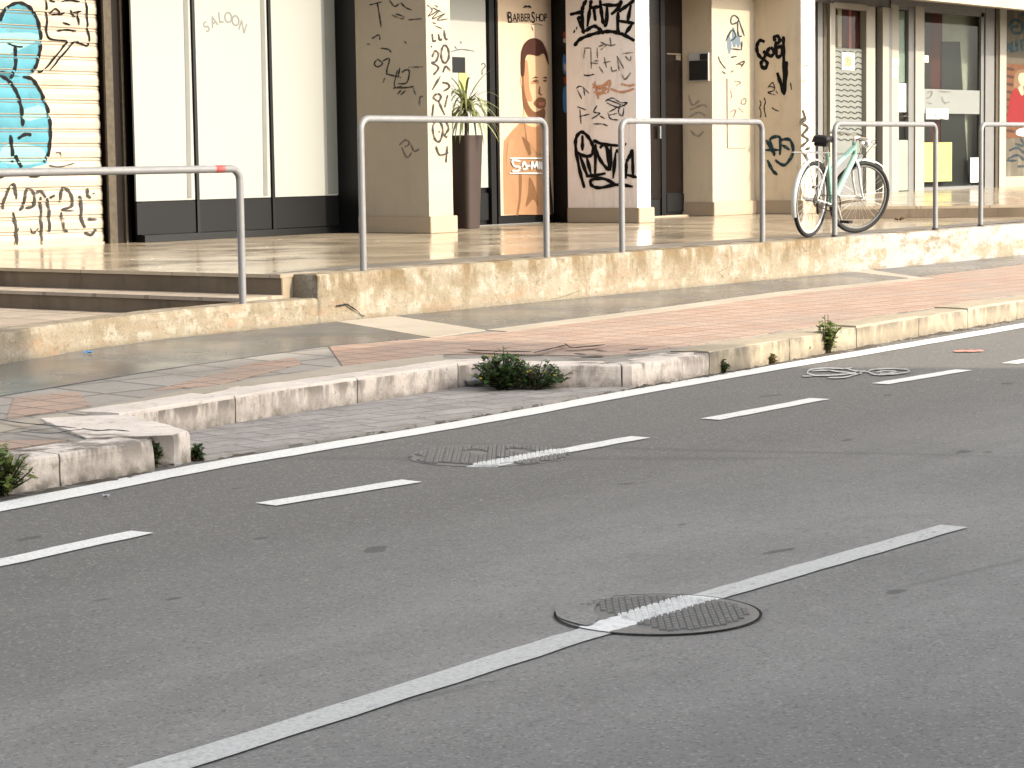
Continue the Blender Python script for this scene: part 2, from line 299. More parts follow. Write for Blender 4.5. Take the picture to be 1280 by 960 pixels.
# ------------------------------------------------------------------ object helpers
def tag(o, label=None, cat=None, group=None, kind=None):
    if label: o['label'] = label
    if cat: o['category'] = cat
    if group: o['group'] = group
    if kind: o['kind'] = kind
    return o
def empty(name, loc=(0, 0, 0), parent=None):
    o = bpy.data.objects.new(name, None); COL.objects.link(o); o.location = loc; o.empty_display_size = .1
    if parent: o.parent = parent
    return o
class MB:
    def __init__(s): s.v = []; s.f = []; s.mi = []; s.cur = 0; s.smooth = set()
    def add(s, vs, fs, smooth=False):
        b = len(s.v); s.v += [tuple(v) for v in vs]
        for f in fs:
            if smooth: s.smooth.add(len(s.f))
            s.f.append([b+i for i in f]); s.mi.append(s.cur)
    def box(s, x0, y0, z0, x1, y1, z1):
        s.add([(x, y, z) for x in (x0, x1) for y in (y0, y1) for z in (z0, z1)],
              [(0, 1, 3, 2), (4, 6, 7, 5), (0, 4, 5, 1), (2, 3, 7, 6), (0, 2, 6, 4), (1, 5, 7, 3)])
    def tube(s, pts, r, n=10, caps=True, closed=False):
        pts = [Vector(p) for p in pts]; rs = r if isinstance(r, (list, tuple)) else [r]*len(pts)
        rings = []; prev = None; N = len(pts)
        for i, p in enumerate(pts):
            a = pts[(i-1) % N] if (i or closed) else p; c = pts[(i+1) % N] if (i < N-1 or closed) else p
            t = (c-a).normalized()
            u = (prev - t*prev.dot(t)) if prev else t.orthogonal()
            if u.length < 1e-5: u = t.orthogonal()
            u.normalize(); prev = u; w = t.cross(u)
            rings.append([p + (u*math.cos(2*math.pi*k/n) + w*math.sin(2*math.pi*k/n))*rs[i] for k in range(n)])
        vs = [q for R_ in rings for q in R_]; fs = []
        for i in range(N-1 if not closed else N):
            j = (i+1) % N
            fs += [(i*n+k, i*n+(k+1) % n, j*n+(k+1) % n, j*n+k) for k in range(n)]
        s.add(vs, fs, True)
        if caps and not closed:
            s.add(rings[0], [list(range(n))[::-1]]); s.add(rings[-1], [list(range(n))])
    def ring(s, c, axis, R, r, n=40, m=8):
        c = Vector(c); a = Vector(axis).normalized(); u = a.orthogonal().normalized(); w = a.cross(u)
        s.tube([c+(u*math.cos(2*math.pi*i/n)+w*math.sin(2*math.pi*i/n))*R for i in range(n)], r, m, False, True)
    def prism(s, poly, z0, z1):
        n = len(poly); z0f = z0 if callable(z0) else (lambda x, y: z0); z1f = z1 if callable(z1) else (lambda x, y: z1)
        vs = [(x, y, z0f(x, y)) for x, y in poly] + [(x, y, z1f(x, y)) for x, y in poly]
        tri = tessellate_polygon([[Vector((x, y, 0)) for x, y in poly]])
        fs = [(i, (i+1) % n, n+(i+1) % n, n+i) for i in range(n)]
        for t in tri:
            a, b, c = [Vector((*poly[i], 0)) for i in t]
            t = t if (b-a).cross(c-a).z > 0 else t[::-1]
            fs += [tuple(n+i for i in t), tuple(t[::-1])]
        s.add(vs, fs)
    def sheet(s, poly, zf):
        zf_ = zf if callable(zf) else (lambda x, y: zf)
        for t in tessellate_polygon([[Vector((x, y, 0)) for x, y in poly]]):
            a, b, c = [Vector((*poly[i], 0)) for i in t]
            if (b-a).cross(c-a).z < 0: t = t[::-1]
            s.add([(*poly[i], zf_(*poly[i])) for i in t], [(0, 1, 2)])
    def build(s, name, mats, parent=None, fix=True, bevel=0):
        me = bpy.data.meshes.new(name); me.from_pydata(s.v, [], s.f)
        for m in (mats if isinstance(mats, (list, tuple)) else [mats]): me.materials.append(m)
        for i, p in enumerate(me.polygons):
            p.material_index = s.mi[i]; p.use_smooth = i in s.smooth
        if fix or bevel:
            bm = bmesh.new(); bm.from_mesh(me)
            if fix: bmesh.ops.recalc_face_normals(bm, faces=bm.faces)
            if bevel: bmesh.ops.bevel(bm, geom=[e for e in bm.edges], offset=bevel, segments=2, affect='EDGES', clamp_overlap=True)
            bm.to_mesh(me); bm.free()
        o = bpy.data.objects.new(name, me); COL.objects.link(o)
        if parent: o.parent = parent
        return o
def boxobj(name, mat, parent, *b, bevel=0):
    q = MB(); q.box(*b); return q.build(name, mat, parent, bevel=bevel)

# ---- flat marks on a plane: given in photo-crop pixels, laid on the real plane of the wall they are on
def smooth_pts(p, k=6):
    if len(p) < 3: 
        (x0, y0), (x1, y1) = p[0], p[-1]; n = 6
        return [(x0+(x1-x0)*i/n, y0+(y1-y0)*i/n) for i in range(n+1)]
    out = []; closed = p[0] == p[-1]; n = len(p)
    for i in range(n-1):
        p0 = p[i-1] if i else (p[-2] if closed else p[0]); p1 = p[i]; p2 = p[i+1]; p3 = p[i+2] if i+2 < n else (p[1] if closed else p[-1])
        for j in range(k):
            t = j/k
            out.append(tuple(.5*((2*p1[c])+(-p0[c]+p2[c])*t+(2*p0[c]-5*p1[c]+4*p2[c]-p3[c])*t*t+(-p0[c]+3*p1[c]-3*p2[c]+p3[c])*t**3) for c in (0, 1)))
    out.append(p[-1]); return out
class Marks:
    """ribbons and filled outlines on a wall plane; crop = (ox, oy, scale); proj maps photo pixel -> world; nrm points out of the wall"""
    def __init__(s, proj, nrm, crop, lift=.0025, surf=None):
        s.proj = proj; s.n = Vector(nrm); s.c = crop; s.lift = lift; s.k = 0; s.surf = surf; s.mb = MB()
    def w(s, x, y, l):
        p = s.proj(s.c[0]+x/s.c[2], s.c[1]+y/s.c[2])
        if s.surf: p = s.surf(p)
        return p + s.n*l
    def stroke(s, pts, width, taper=True):
        p = smooth_pts(pts); N = len(p); s.k += 1; v = []
        for i, (x, y) in enumerate(p):
            a = p[max(0, i-1)]; b = p[min(N-1, i+1)]
            dx, dy = b[0]-a[0], b[1]-a[1]; d = math.hypot(dx, dy) or 1
            e = min(1, .55+min(i, N-1-i)*.25) if taper else 1
            h = width*.5*e*(1+.18*math.sin(i*1.3+s.k)); nx, ny = -dy/d*h, dx/d*h
            l = s.lift + s.k*.00012 + i*.000012
            v += [s.w(x+nx, y+ny, l), s.w(x-nx, y-ny, l)]
        s.mb.add(v, [(2*i, 2*i+1, 2*i+3, 2*i+2) for i in range(N-1)])
        return s
    def strokes(s, width, lst):
        for q in lst: s.stroke(q, width)
        return s
    def fill(s, pts, sm=True, lift=None):
        p = smooth_pts(list(pts)+[pts[0]], 4)[:-1] if sm else pts; s.k += 1
        l = s.lift + s.k*.0004 if lift is None else lift
        for t in tessellate_polygon([[Vector((x, y, 0)) for x, y in p]]):
            s.mb.add([s.w(*p[i], l) for i in t], [(0, 1, 2)])
        return s
    def build(s, name, mat, parent):
        return s.mb.build(name, mat, parent, fix=False)

def text_obj(body, size, mat, parent, origin, right=(1, 0, 0), up=(0, 0, 1), name='lettering', depth=.0008, rot=0, sx=1.0):
    cu = bpy.data.curves.new(name, 'FONT'); cu.body = body; cu.size = size; cu.align_x = 'CENTER'; cu.align_y = 'CENTER'; cu.extrude = depth; cu.offset = size*.012
    tmp = bpy.data.objects.new(name+'_src', cu); COL.objects.link(tmp)
    dg = bpy.context.evaluated_depsgraph_get(); me = bpy.data.meshes.new_from_object(tmp.evaluated_get(dg)); bpy.data.objects.remove(tmp); bpy.data.curves.remove(cu)
    me.materials.clear(); me.materials.append(mat)
    r = Vector(right).normalized(); u = Vector(up).normalized(); n = r.cross(u)
    mt = Matrix(((r.x*sx, u.x, n.x, origin[0]), (r.y*sx, u.y, n.y, origin[1]), (r.z*sx, u.z, n.z, origin[2]), (0, 0, 0, 1))) @ Matrix.Rotation(rot, 4, 'Z')
    me.transform(mt); me.name = name
    o = bpy.data.objects.new(name, me); COL.objects.link(o); o.parent = parent
    return o

# ------------------------------------------------------------------ ground, road, markings
ROAD = -.5
boxobj('ground', M['ground'], None, -400, -400, -.9, 500, 400, -.53)['kind'] = 'structure'
q = MB(); q.sheet([(-120, -6), (200, -6), (200, 10), (-120, 10)], ROAD); road = q.build('road', M['asphalt']); road['kind'] = 'structure'

def polystrip(line, w, z, ends=True):
    """a flat strip of width w along a polyline of (x, y)"""
    v = []; n = len(line)
    for i, (x, y) in enumerate(line):
        a = line[max(0, i-1)]; b = line[min(n-1, i+1)]; d = Vector((b[0]-a[0], b[1]-a[1])).normalized()
        nx, ny = -d.y*w/2, d.x*w/2
        v += [(x+nx, y+ny, z), (x-nx, y-ny, z)]
    return v, [(2*i+1, 2*i+3, 2*i+2, 2*i) for i in range(n-1)]
def resample(line, step):
    out = [line[0]]
    for a, b in zip(line, line[1:]):
        L_ = math.dist(a, b); n = max(1, int(L_/step))
        out += [(a[0]+(b[0]-a[0])*i/n, a[1]+(b[1]-a[1])*i/n) for i in range(1, n+1)]
    return out
def marking(name, line, w, mat, z=ROAD+.004, jit=.004):
    l = resample(smooth_pts(line, 8) if len(line) > 2 else line, .12)
    mb = MB(); v, f = polystrip(l, w, z)
    v = [(x, y+random.uniform(-jit, jit), zz) for x, y, zz in v]
    mb.add(v, f); o = mb.build(name, mat, road, fix=False); return o
EDGE = [(-8, 4.6), (-2, 5.55), (2, 6.16), (5.4, 6.465), (6.5, 6.60), (7.4, 6.635), (8.45, 6.66), (9.97, 6.775), (11.8, 6.865), (15.1, 7.0), (20, 7.28), (28, 7.9), (40, 9.0)]
marking('edge_line', EDGE, .165, M['line'])
def dash(p0, p1, w=.105, mat='dash'):
    a = gz(*p0, ROAD); b = gz(*p1, ROAD); return marking('lane_dash', [(a.x, a.y), (b.x, b.y)], w, M[mat])
dash((-60, 717.5), (178, 666)); dash((332, 631.5), (515, 602)); dash((632, 578), (800, 547)); dash((888, 525), (1025, 499)); dash((1100, 480.5), (1205, 463)); dash((1262, 455), (1340, 440))
marking('centre_line', [(2.0, 3.36), (3.2, 3.36), (4.6, 3.405), (4.90, 3.415)], .105, M['centre'])
marking('centre_line', [(5.22, 3.42), (5.9, 3.415), (6.83, 3.40)], .10, M['centre'])
0 and marking('scuff_mark', [(3.0, 5.0), (3.9, 4.95), (5.0, 4.85), (6.0, 4.82)], .09, M['faint'], jit=.02)
# bicycle symbol of the cycle lane (lies along the lane)
mk = Marks(lambda x, y: gz(x, y, ROAD), (0, 0, 1), (960, 380, 4.0), lift=.006)
mk.strokes(6.5, [[(195, 348), (215, 332), (290, 325), (380, 328), (420, 322)], [(195, 350), (240, 362), (330, 360), (420, 352), (440, 345)], [(220, 340), (300, 336), (370, 345), (440, 350)],
                 [(390, 325), (430, 338), (480, 342), (500, 345)], [(300, 374), (380, 372), (440, 356), (470, 350)], [(170, 365), (220, 366)],
                 [(505, 345), (520, 334), (600, 328), (680, 331), (706, 338), (690, 348), (610, 357), (540, 358), (505, 345)], [(540, 348), (580, 340), (640, 342), (620, 350), (560, 352)]])
mk.build('cycle_symbol', M['symbol'], road)

# ------------------------------------------------------------------ pavement between road and retaining wall
def zsw(x, y): return -.312 - .021*(10.05-y)
WALL = [(2, 7.2), (5, 8.45), (7.0, 9.2), (8.07, 9.60), (8.9, 9.86), (9.7, 10.0), (10.5, 10.05), (11.1, 10.05)]
WALL_R = [(11.1, 10.05), (14, 10.05), (17, 10.05), (20, 10.05), (24, 10.12), (29, 10.3), (40, 11)]
KERB = [(-8, 4.9), (-2, 5.85), (2, 6.42), (4.6, 6.62), (5.7, 6.70), (6.42, 6.71)]
NOSE = [(6.46, 6.70), (6.68, 6.76), (6.78, 6.98), (6.92, 7.40)]
BAY = [(6.92, 7.44), (7.4, 7.50), (8.1, 7.60), (8.5, 7.62), (9.2, 7.66), (9.66, 7.68)]
ELB = [(9.70, 7.66), (9.74, 7.34), (10.06, 6.95)]
KR = [(10.10, 6.91), (10.7, 6.93), (11.36, 6.985), (12.11, 7.05), (13.27, 7.14), (14.68, 7.24), (15.74, 7.31), (20, 7.60), (30, 8.35), (40, 9.3)]
def inset(line, d):
    out = []; n = len(line)
    for i, p in enumerate(line):
        a = line[max(0, i-1)]; b = line[min(n-1, i+1)]; t = Vector((b[0]-a[0], b[1]-a[1])).normalized(); out.append((p[0]-t.y*d, p[1]+t.x*d))
    return out
outline = inset(resample(KERB, .5), .05) + [(6.62, 6.86), (6.80, 7.10), (6.90, 7.50)] + inset(resample(BAY[1:], .3), .05) + [(9.72, 7.72), (9.84, 7.38), (10.16, 6.99)] + inset(resample(KR[1:], .5), .05) + [
           (40, 11.2), (29, 10.5), (24, 10.3), (20, 10.2), (11, 10.2), (9.7, 10.1), (8.07, 9.7), (5, 8.55), (2, 7.3), (-8, 5.6)]
q = MB(); q.prism(outline, -.6, lambda x, y: zsw(x, y)-.004); pav = q.build('pavement', M['greytile']); pav['kind'] = 'structure'
def sheet(name, poly, mat, lift=0.0, z=None):
    mb = MB()
    mb.prism(poly, (lambda x, y: zsw(x, y)-.003+lift) if z is None else z-.02, (lambda x, y: zsw(x, y)+.001+lift) if z is None else z); return mb.build(name, mat, pav)
sheet('smooth_paving_panel', [(2, 6.95), (5, 8.1), (7.0, 8.42), (8.4, 8.72), (9.9, 8.93), (10.72, 8.82), (11.24, 10.02), (9.7, 9.98), (8.9, 9.83), (8.07, 9.57), (5, 8.4), (2, 7.15)], M['resin'])
sheet('smooth_paving_panel', [(11.36, 8.90), (13.3, 9.02), (15.4, 9.22), (17.62, 9.22), (18.08, 10.02), (11.85, 10.02)], M['resin'])
sheet('smooth_paving_panel', [(17.86, 9.24), (24, 9.55), (30, 9.9), (30, 10.2), (24, 10.08), (20, 10.02), (18.5, 10.02)], M['resin'])
sheet('cream_stone_band', [(10.73, 8.80), (11.35, 8.87), (11.84, 10.02), (11.25, 10.02)], M['cream'])
sheet('cream_stone_band', [(11.35, 8.70), (13.3, 8.82), (15.4, 9.02), (17.75, 9.03), (17.85, 9.20), (15.4, 9.21), (13.3, 9.01), (11.36, 8.88)], M['cream'])
sheet('cream_stone_band', [(17.64, 9.22), (17.84, 9.22), (18.48, 10.02), (18.10, 10.02)], M['cream'])
redpoly = [(9.15, 8.12), (9.95, 8.10), (10.30, 7.60), (10.42, 7.32), (11.36, 7.30), (13.27, 7.44), (15.74, 7.60), (20, 7.9), (30, 8.6), (30, 9.88), (24, 9.54), (17.87, 9.22), (17.76, 9.02), (15.4, 9.01), (13.3, 8.81), (11.35, 8.69), (10.74, 8.79), (9.92, 8.90)]
sheet('red_tile_paving', redpoly, M['red'])
sheet('red_tile_patch', [(7.72, 8.05), (8.1, 7.98), (9.1, 8.36), (9.3, 8.6), (8.9, 8.56)], M['red'])
sheet('red_tile_patch', [(6.55, 7.75), (7.1, 7.82), (7.45, 8.3), (7.1, 8.34)], M['red'])
sheet('red_tile_patch', [(3.0, 6.95), (5.6, 6.98), (6.25, 7.02), (6.02, 7.28), (4.6, 7.32), (3.0, 7.1)], M['red'])
sheet('cream_stone_band', [(6.86, 7.60), (8.1, 7.83), (9.70, 7.87), (9.95, 8.08), (9.1, 8.10), (7.9, 7.95), (6.85, 7.72)], M['cream'])
sheet('cream_stone_band', [(5.0, 7.45), (6.2, 7.42), (6.8, 7.58), (6.84, 7.70), (6.1, 7.62), (5.0, 7.62)], M['cream'])
# dark cracks in the paving
def crack(pts, w, z=None, name='pavement_crack'):
    mk = Marks(lambda x, y: gz(x, y, z if z is not None else -.36), (0, 0, 1), (0, 520, 4.571), lift=.012)
    mk.stroke(pts, w); return mk.build(name, M['gap'], pav)
crack([(-10, 35), (120, 55), (280, 70), (440, 86)], 5); crack([(120, 105), (290, 116), (400, 100), (480, 92)], 4); crack([(470, 88), (560, 100), (640, 96), (740, 104)], 6)
mk = Marks(lambda x, y: gz(x, y, -.352), (0, 0, 1), (480, 420, 3.368), lift=.010)
mk.strokes(4.5, [[(630, 78), (690, 64), (770, 44)], [(770, 44), (790, 56), (850, 52), (930, 44)], [(760, 38), (775, 50)], [(800, 82), (850, 86)], [(890, 70), (940, 72)], [(1030, 68), (1110, 62)], [(350, 66), (410, 70), (620, 74)], [(830, 100), (920, 98)]])
mk.build('pavement_crack', M['gap'], pav)

# lower paved bay
q = MB(); bayp = [(6.75, 6.76), (7.4, 6.76), (8.45, 6.775), (9.3, 6.83), (10.12, 6.90), (9.76, 7.32), (9.74, 7.72), (9.2, 7.70), (8.1, 7.64), (6.95, 7.46), (6.82, 7.0)]
q.prism(bayp, ROAD-.05, ROAD+.012); bay = q.build('paved_bay', M['pavers']); bay['kind'] = 'structure'

# kerb stones: each its own rough block under the kerb
kerb = empty('kerb', (0, 0, 0)); kerb['kind'] = 'structure'
def rough(mb_obj, amp, freq=6, keepz=None):
    for v in mb_obj.data.vertices:
        d = mnoise.noise_vector(Vector(v.co)*freq)*amp + mnoise.noise_vector(Vector(v.co)*freq*3.7)*amp*.5
        v.co += d
def kerbstone(fr, bk, mat, ztop=.006, zbot=-.58, amp=.006):
    """fr, bk: matching front and back polylines (x, y)"""
    bm = bmesh.new(); n = len(fr); rows = []
    prof = [(0, zbot), (0, -.47), (0, -.43), (.0, -.022), (.012, -.006), (.03, 0), (.35, .002), (.7, .001), (1, 0), (1, zbot)]
    for (fx, fy), (bx, by) in zip(fr, bk):
        row = []
        for t, dz in prof:
            x, y = fx+(bx-fx)*t, fy+(by-fy)*t
            top = zsw(fx, fy)+ztop
            z = dz if dz < -.2 else top+dz
            row.append(bm.verts.new((x, y, z)))
        rows.append(row)
    for a, b in zip(rows, rows[1:]):
        for i in range(len(prof)-1): bm.faces.new((a[i], b[i], b[i+1], a[i+1]))
    bm.faces.new(rows[0]); bm.faces.new(rows[-1][::-1])
    bmesh.ops.recalc_face_normals(bm, faces=bm.faces)
    me = bpy.data.meshes.new('kerb_stone'); bm.to_mesh(me); bm.free(); me.materials.append(mat)
    o = bpy.data.objects.new('kerb_stone', me); COL.objects.link(o); o.parent = kerb; rough(o, amp)
    return o
def kerbrun(line, width, length, mat, gap=.010, mat2=None, x2=99):
    pts = resample(line, .07); bk = inset(pts, width); acc = 0; st = 0; ends = []
    for i in range(1, len(pts)):
        acc += math.dist(pts[i-1], pts[i])
        if acc >= length*random.uniform(.75, 1.25) and len(pts)-i > 5: ends.append((st, i)); st = i; acc = 0
    ends.append((st, len(pts)-1))
    def sh(a, b, d):
        L_ = math.dist(a, b); return (a[0]+(b[0]-a[0])*d/L_, a[1]+(b[1]-a[1])*d/L_)
    for a, b in ends:
        f, k = pts[a:b+1], bk[a:b+1]
        f = [sh(f[0], f[1], gap/2)]+f[1:-1]+[sh(f[-1], f[-2], gap/2)]; k = [sh(k[0], k[1], gap/2)]+k[1:-1]+[sh(k[-1], k[-2], gap/2)]
        kerbstone(f, k, mat2 if (mat2 and f[0][0] > x2) else mat, ztop=.008+random.uniform(-.006, .006))
kerbrun(KERB, .27, 1.05, M['kerb'])
nz_ = resample([(6.56, 6.74), (6.70, 6.79), (6.79, 6.98), (6.92, 7.38)], .05)
kerbstone(nz_, [(6.30+.30*i/(len(nz_)-1), 6.97+.62*i/(len(nz_)-1)) for i in range(len(nz_))], M['kerb'], ztop=.012)
kerbrun(BAY+ELB+KR, .25, .95, M['kerb'], mat2=M['kerb_sunlit'], x2=10.3)

# gutter dirt and crumbled asphalt along the kerb foot: uncountable
def dirt_strip(lines, name='gutter_dirt'):
    mb = MB()
    for line, w0, w1, h in lines:
        pts = resample(line, .03); n = len(pts); K = 5; vs = []
        off = [inset(pts, -(w0+(w1-w0)*k/(K-1))) for k in range(K)]
        for i in range(n):
            for k in range(K):
                x, y = off[k][i]; e = math.sin(math.pi*k/(K-1)) if k else .9
                nz = mnoise.noise(Vector((x*6, y*6, 3)))*.6+mnoise.noise(Vector((x*21, y*21, 1)))*.6+.25
                vs.append((x+random.uniform(-.004, .004), y+random.uniform(-.006, .006), ROAD-.004+max(-.004, h*e*nz)))
        mb.add(vs, [(i*K+k, (i+1)*K+k, (i+1)*K+k+1, i*K+k+1) for i in range(n-1) for k in range(K-1)], True)
    o = mb.build(name, M['dirt'], fix=True); o['kind'] = 'stuff'; return o
dirt_strip([(KERB[2:], -.01, .10, .022), (KR[:], -.01, .085, .026), (BAY, -.02, .09, .014), (ELB[1:], -.01, .09, .016), ([(6.75, 6.80), (7.4, 6.79), (8.45, 6.81), (9.3, 6.86), (10.1, 6.93)], -.01, .06, .02)])
def pebbles():
    mb = MB()
    for _ in range(900):
        k = random.random()
        if k < .5:
            x = random.uniform(5, 10); y = random.uniform(6.78, 7.55); z = ROAD+.012
            if not (x > 6.9 and y < 7.4): continue
        elif k < .8:
            t = random.random(); x = 10.1+t*8; y = 6.88+.075*(x-10.1)*1.0-abs(random.gauss(0, .05)); z = ROAD
        else: x = random.uniform(3.2, 12); y = random.uniform(3.2, 6.5); z = ROAD
        s_ = random.uniform(.002, .0075); h = s_*random.uniform(.5, 1)
        a = random.random()*6.28
        p = [(x+s_*math.cos(a+i*1.57)*random.uniform(.7, 1.3), y+s_*math.sin(a+i*1.57)*random.uniform(.7, 1.3), z) for i in range(4)]
        mb.add(p+[(x, y, z+h)], [(0, 1, 4), (1, 2, 4), (2, 3, 4), (3, 0, 4)])
    o = mb.build('gravel', M['cream']); o['kind'] = 'stuff'
pebbles()

# ------------------------------------------------------------------ retaining wall of the raised walk, with the ramp kerb at its left
def wallmesh(name, line, width, ztop, parent, zbot=-.45, amp=.008, step=.05):
    pts = resample(smooth_pts(line, 6) if len(line) > 4 else line, step); bk = inset(pts, width); bm = bmesh.new(); rows = []
    zt = ztop if callable(ztop) else (lambda x: ztop)
    H = 8
    for (x, y), (bx, by) in zip(pts, bk):
        t = zt(x); row = [bm.verts.new((x, y, zbot+(t-.012-zbot)*i/H)) for i in range(H+1)]
        row += [bm.verts.new((x+(bx-x)*u, y+(by-y)*u, t)) for u in (.07, .35, .7, 1)] + [bm.verts.new((bx, by, zbot))]
        rows.append(row)
    for a, b in zip(rows, rows[1:]):
        for i in range(len(a)-1):
            f = bm.faces.new((a[i], b[i], b[i+1], a[i+1])); f.smooth = i < H
    bm.faces.new(rows[0]); bm.faces.new(rows[-1][::-1])
    bmesh.ops.recalc_face_normals(bm, faces=bm.faces)
    me = bpy.data.meshes.new(name); bm.to_mesh(me); bm.free(); me.materials.append(M['wallstone'])
    o = bpy.data.objects.new(name, me); COL.objects.link(o)
    for v in me.vertices:
        c = Vector(v.co); k = mnoise.noise(c*5)*.9+mnoise.noise(c*13)*.6+mnoise.noise(c*31)*.35
        v.co.y += k*amp
        if v.co.z > zt(v.co.x)-.03: v.co.z += (mnoise.noise(c*9)*.5+mnoise.noise(c*23)*.4)*amp*.8
    if parent: o.parent = parent
    return o
rw = wallmesh('retaining_wall', WALL_R, .22, 0.0, None)
tag(rw, 'low crumbling yellowish stone wall below the row of handrails, whitewashed at its right end', 'wall')
mk = Marks(lambda x, y: gy(x, y, 10.05), (0, -1, 0), (360, 320, 4.923), lift=.012); mk.stroke([(285, 308), (320, 303), (350, 297), (375, 310), (415, 335)], 9); mk.stroke([(415, 335), (440, 360), (465, 372)], 5); mk.build('crack', M['gap'], rw)
rk = wallmesh('ramp_kerb', WALL, .20, lambda x: -.152 - max(0, 9.6-x)*.004, None, amp=.006)
tag(rk, 'low yellowed stone kerb edging the sunken ramp below the first handrail, left of the crack', 'kerb')

# raised walk
TER = [(11.0, 10.27), (22.92, 10.27), (24.62, 10.27), (25.6, 10.3), (25.6, 18.2), (11.0, 18.2)]
q = MB(); q.prism([(11.0, 10.26), (40, 10.9), (40, 18.2), (11.0, 18.2)], -.6, 0.0); ter = q.build('raised_walkway', M['terrace']); ter['kind'] = 'structure'
q = MB(); q.prism([(11.02, 10.36), (11.9, 10.285), (20, 10.285), (27, 10.62), (27, 10.75), (20, 10.66), (12.2, 10.66), (11.02, 10.42)], .0005, .004); q.build('grey_border_paving', M['border'], ter)
# left: steps down and sunken floor
q = MB(); q.box(10.65, 10.26, -.6, 11.0, 18.2, -.135); s1 = q.build('steps', [M['terrace']]); s1['kind'] = 'structure'
q = MB(); q.box(10.988, 10.26, -.133, 10.9985, 18.2, -.022); q.build('riser', M['step'], s1)
q = MB(); q.box(10.638, 10.26, -.253, 10.6485, 18.2, -.157); q.build('riser', M['step'], s1)
q = MB(); q.box(10.975, 10.255, -.021, 11.35, 18.2, .003); q.build('nosing', M['terrace'], s1)
q = MB(); q.box(10.625, 10.255, -.156, 10.99, 18.2, -.132); q.build('nosing', M['lowfloor'], s1)
q = MB(); q.prism([(-4, 6.3), (2, 7.4), (5, 8.65), (7, 9.4), (8.07, 9.8), (8.9, 10.06), (9.7, 10.2), (10.64, 10.25), (10.64, 18.2), (-4, 18.2)], -.6, -.255); lf = q.build('sunken_floor', M['lowfloor']); lf['kind'] = 'structure'
# right: higher walk with a dark riser on a slant
q = MB(); UPW = [(23.00, 13.06), (24.62, 10.36), (40, 11.2), (40, 18), (25.9, 18), (25.5, 13.9)]
q.prism(UPW, -.3, lambda x, y: .13 + max(0, (y-12.5))*.018); upw = q.build('upper_walkway', M['terrace']); upw['kind'] = 'structure'
q = MB(); d = Vector((.517, -.856)); n2 = Vector((-.856, -.517))
a = Vector((22.995, 13.06)); b = Vector((24.62, 10.36))
q.prism([tuple(a+n2*.012), tuple(b+n2*.012), tuple(b+n2*.002), tuple(a+n2*.002)], 0.003, .105); q.build('riser', M['step'], upw)

# ------------------------------------------------------------------ handrails
def handrail(x0, x1, y0, y1, z0, z1, ztop, r=.0235, label='', flange=False, group=None):
    root = empty('handrail', (x0, y0, z0))
    P0 = Vector((0, 0, 0)); P1 = Vector((x1-x0, y1-y0, z1-z0)); A = Vector((0, 0, ztop-z0)); B = Vector((x1-x0, y1-y0, ztop-z0)); dr = (B-A).normalized(); R_ = .075
    pts = [P0, A-Vector((0, 0, R_))]
    pts += [A-Vector((0, 0, R_))+dr*R_*(1-math.cos(t))+Vector((0, 0, R_))*math.sin(t) for t in [i*math.pi/2/6 for i in range(1, 7)]]
    pts += [B-dr*R_+dr*R_*math.sin(t)-Vector((0, 0, R_))*(1-math.cos(t)) for t in [i*math.pi/2/6 for i in range(0, 7)]] + [P1]
    mb = MB(); mb.tube(pts, r, 14); mb.build('bent_pipe', M['galv'], root)
    if flange:
        for p in (P0, P1):
            f = MB(); f.tube([p+Vector((0, 0, .001)), p+Vector((0, 0, .012))], .045, 14); f.tube([p+Vector((.0, 0, .012)), p+Vector((0, 0, .028))], .03, 14); f.build('base_collar', M['flange'], root)
    tag(root, label, 'handrail', group or 'tubular handrails along the raised walkway'); return root
RY = 10.13
r1 = handrail(8.25, 10.46, 10.06, 10.10, -.25, -.153, .69, label='leftmost galvanised tubular handrail, set lower beside the sunken ramp, with a red and white sticker')
for nm, x0_, x1_, mt in (('white_sticker', -.30, -.225, 'white2'), ('red_sticker', -.225, -.145, 'redprint')):
    mb = MB(); mb.tube([(2.21+x0_, .036, .94), (2.21+x1_, .038, .94)], .0242, 14, False); o = mb.build(nm, M[mt], r1)
handrail(11.65, 13.71, RY, RY, -.01, -.01, 1.005, label='grey handrail in front of the first pillar, the tall brown planter and the poster door')
handrail(14.69, 16.77, RY, RY, -.01, -.01, 1.005, label='grey handrail in front of the graffiti pillar and the dark entrance door')
handrail(18.0, 19.93, RY, RY, -.01, -.01, .995, flange=True, label='grey handrail with the white bicycle leaning on its left post')
handrail(20.94, 23.0, RY+.02, RY+.04, -.01, -.01, 1.0, flange=True, label='rightmost grey handrail, cut by the picture edge, in front of the red figure poster')

# ------------------------------------------------------------------ shop building
bld = empty('shop_building', (18, 16, 0))
tag(bld, 'beige ground floor shop row with graffiti covered pillars, roller shutter, black shopfronts and glass doors', 'building')
def bp(name, mat, *b, parent=None, bevel=0):
    o = boxobj(name, mat, None, *b, bevel=bevel); o.parent = parent or bld
    if not parent: o.matrix_parent_inverse = Matrix.Translation((-18, -16, 0))
    return o
def adopt(o, parent):
    o.parent = parent
    if parent is bld: o.matrix_parent_inverse = Matrix.Translation((-18, -16, 0))
    return o
# upper storeys and lintels (mostly above the frame)
bp('upper_wall', M['plaster'], 6, 14.42, 3.4, 42, 20, 9.5)
bp('lintel', M['plaster_pale'], 18.22, 14.46, 2.85, 27.6, 15.95, 3.398)
bp('rear_wall', M['dark_int'], 6, 17.2, 0, 27.6, 17.6, 3.398)
bp('left_wall', M['plaster'], 6, 16.2, -.25, 13.0, 17.19, 3.398)
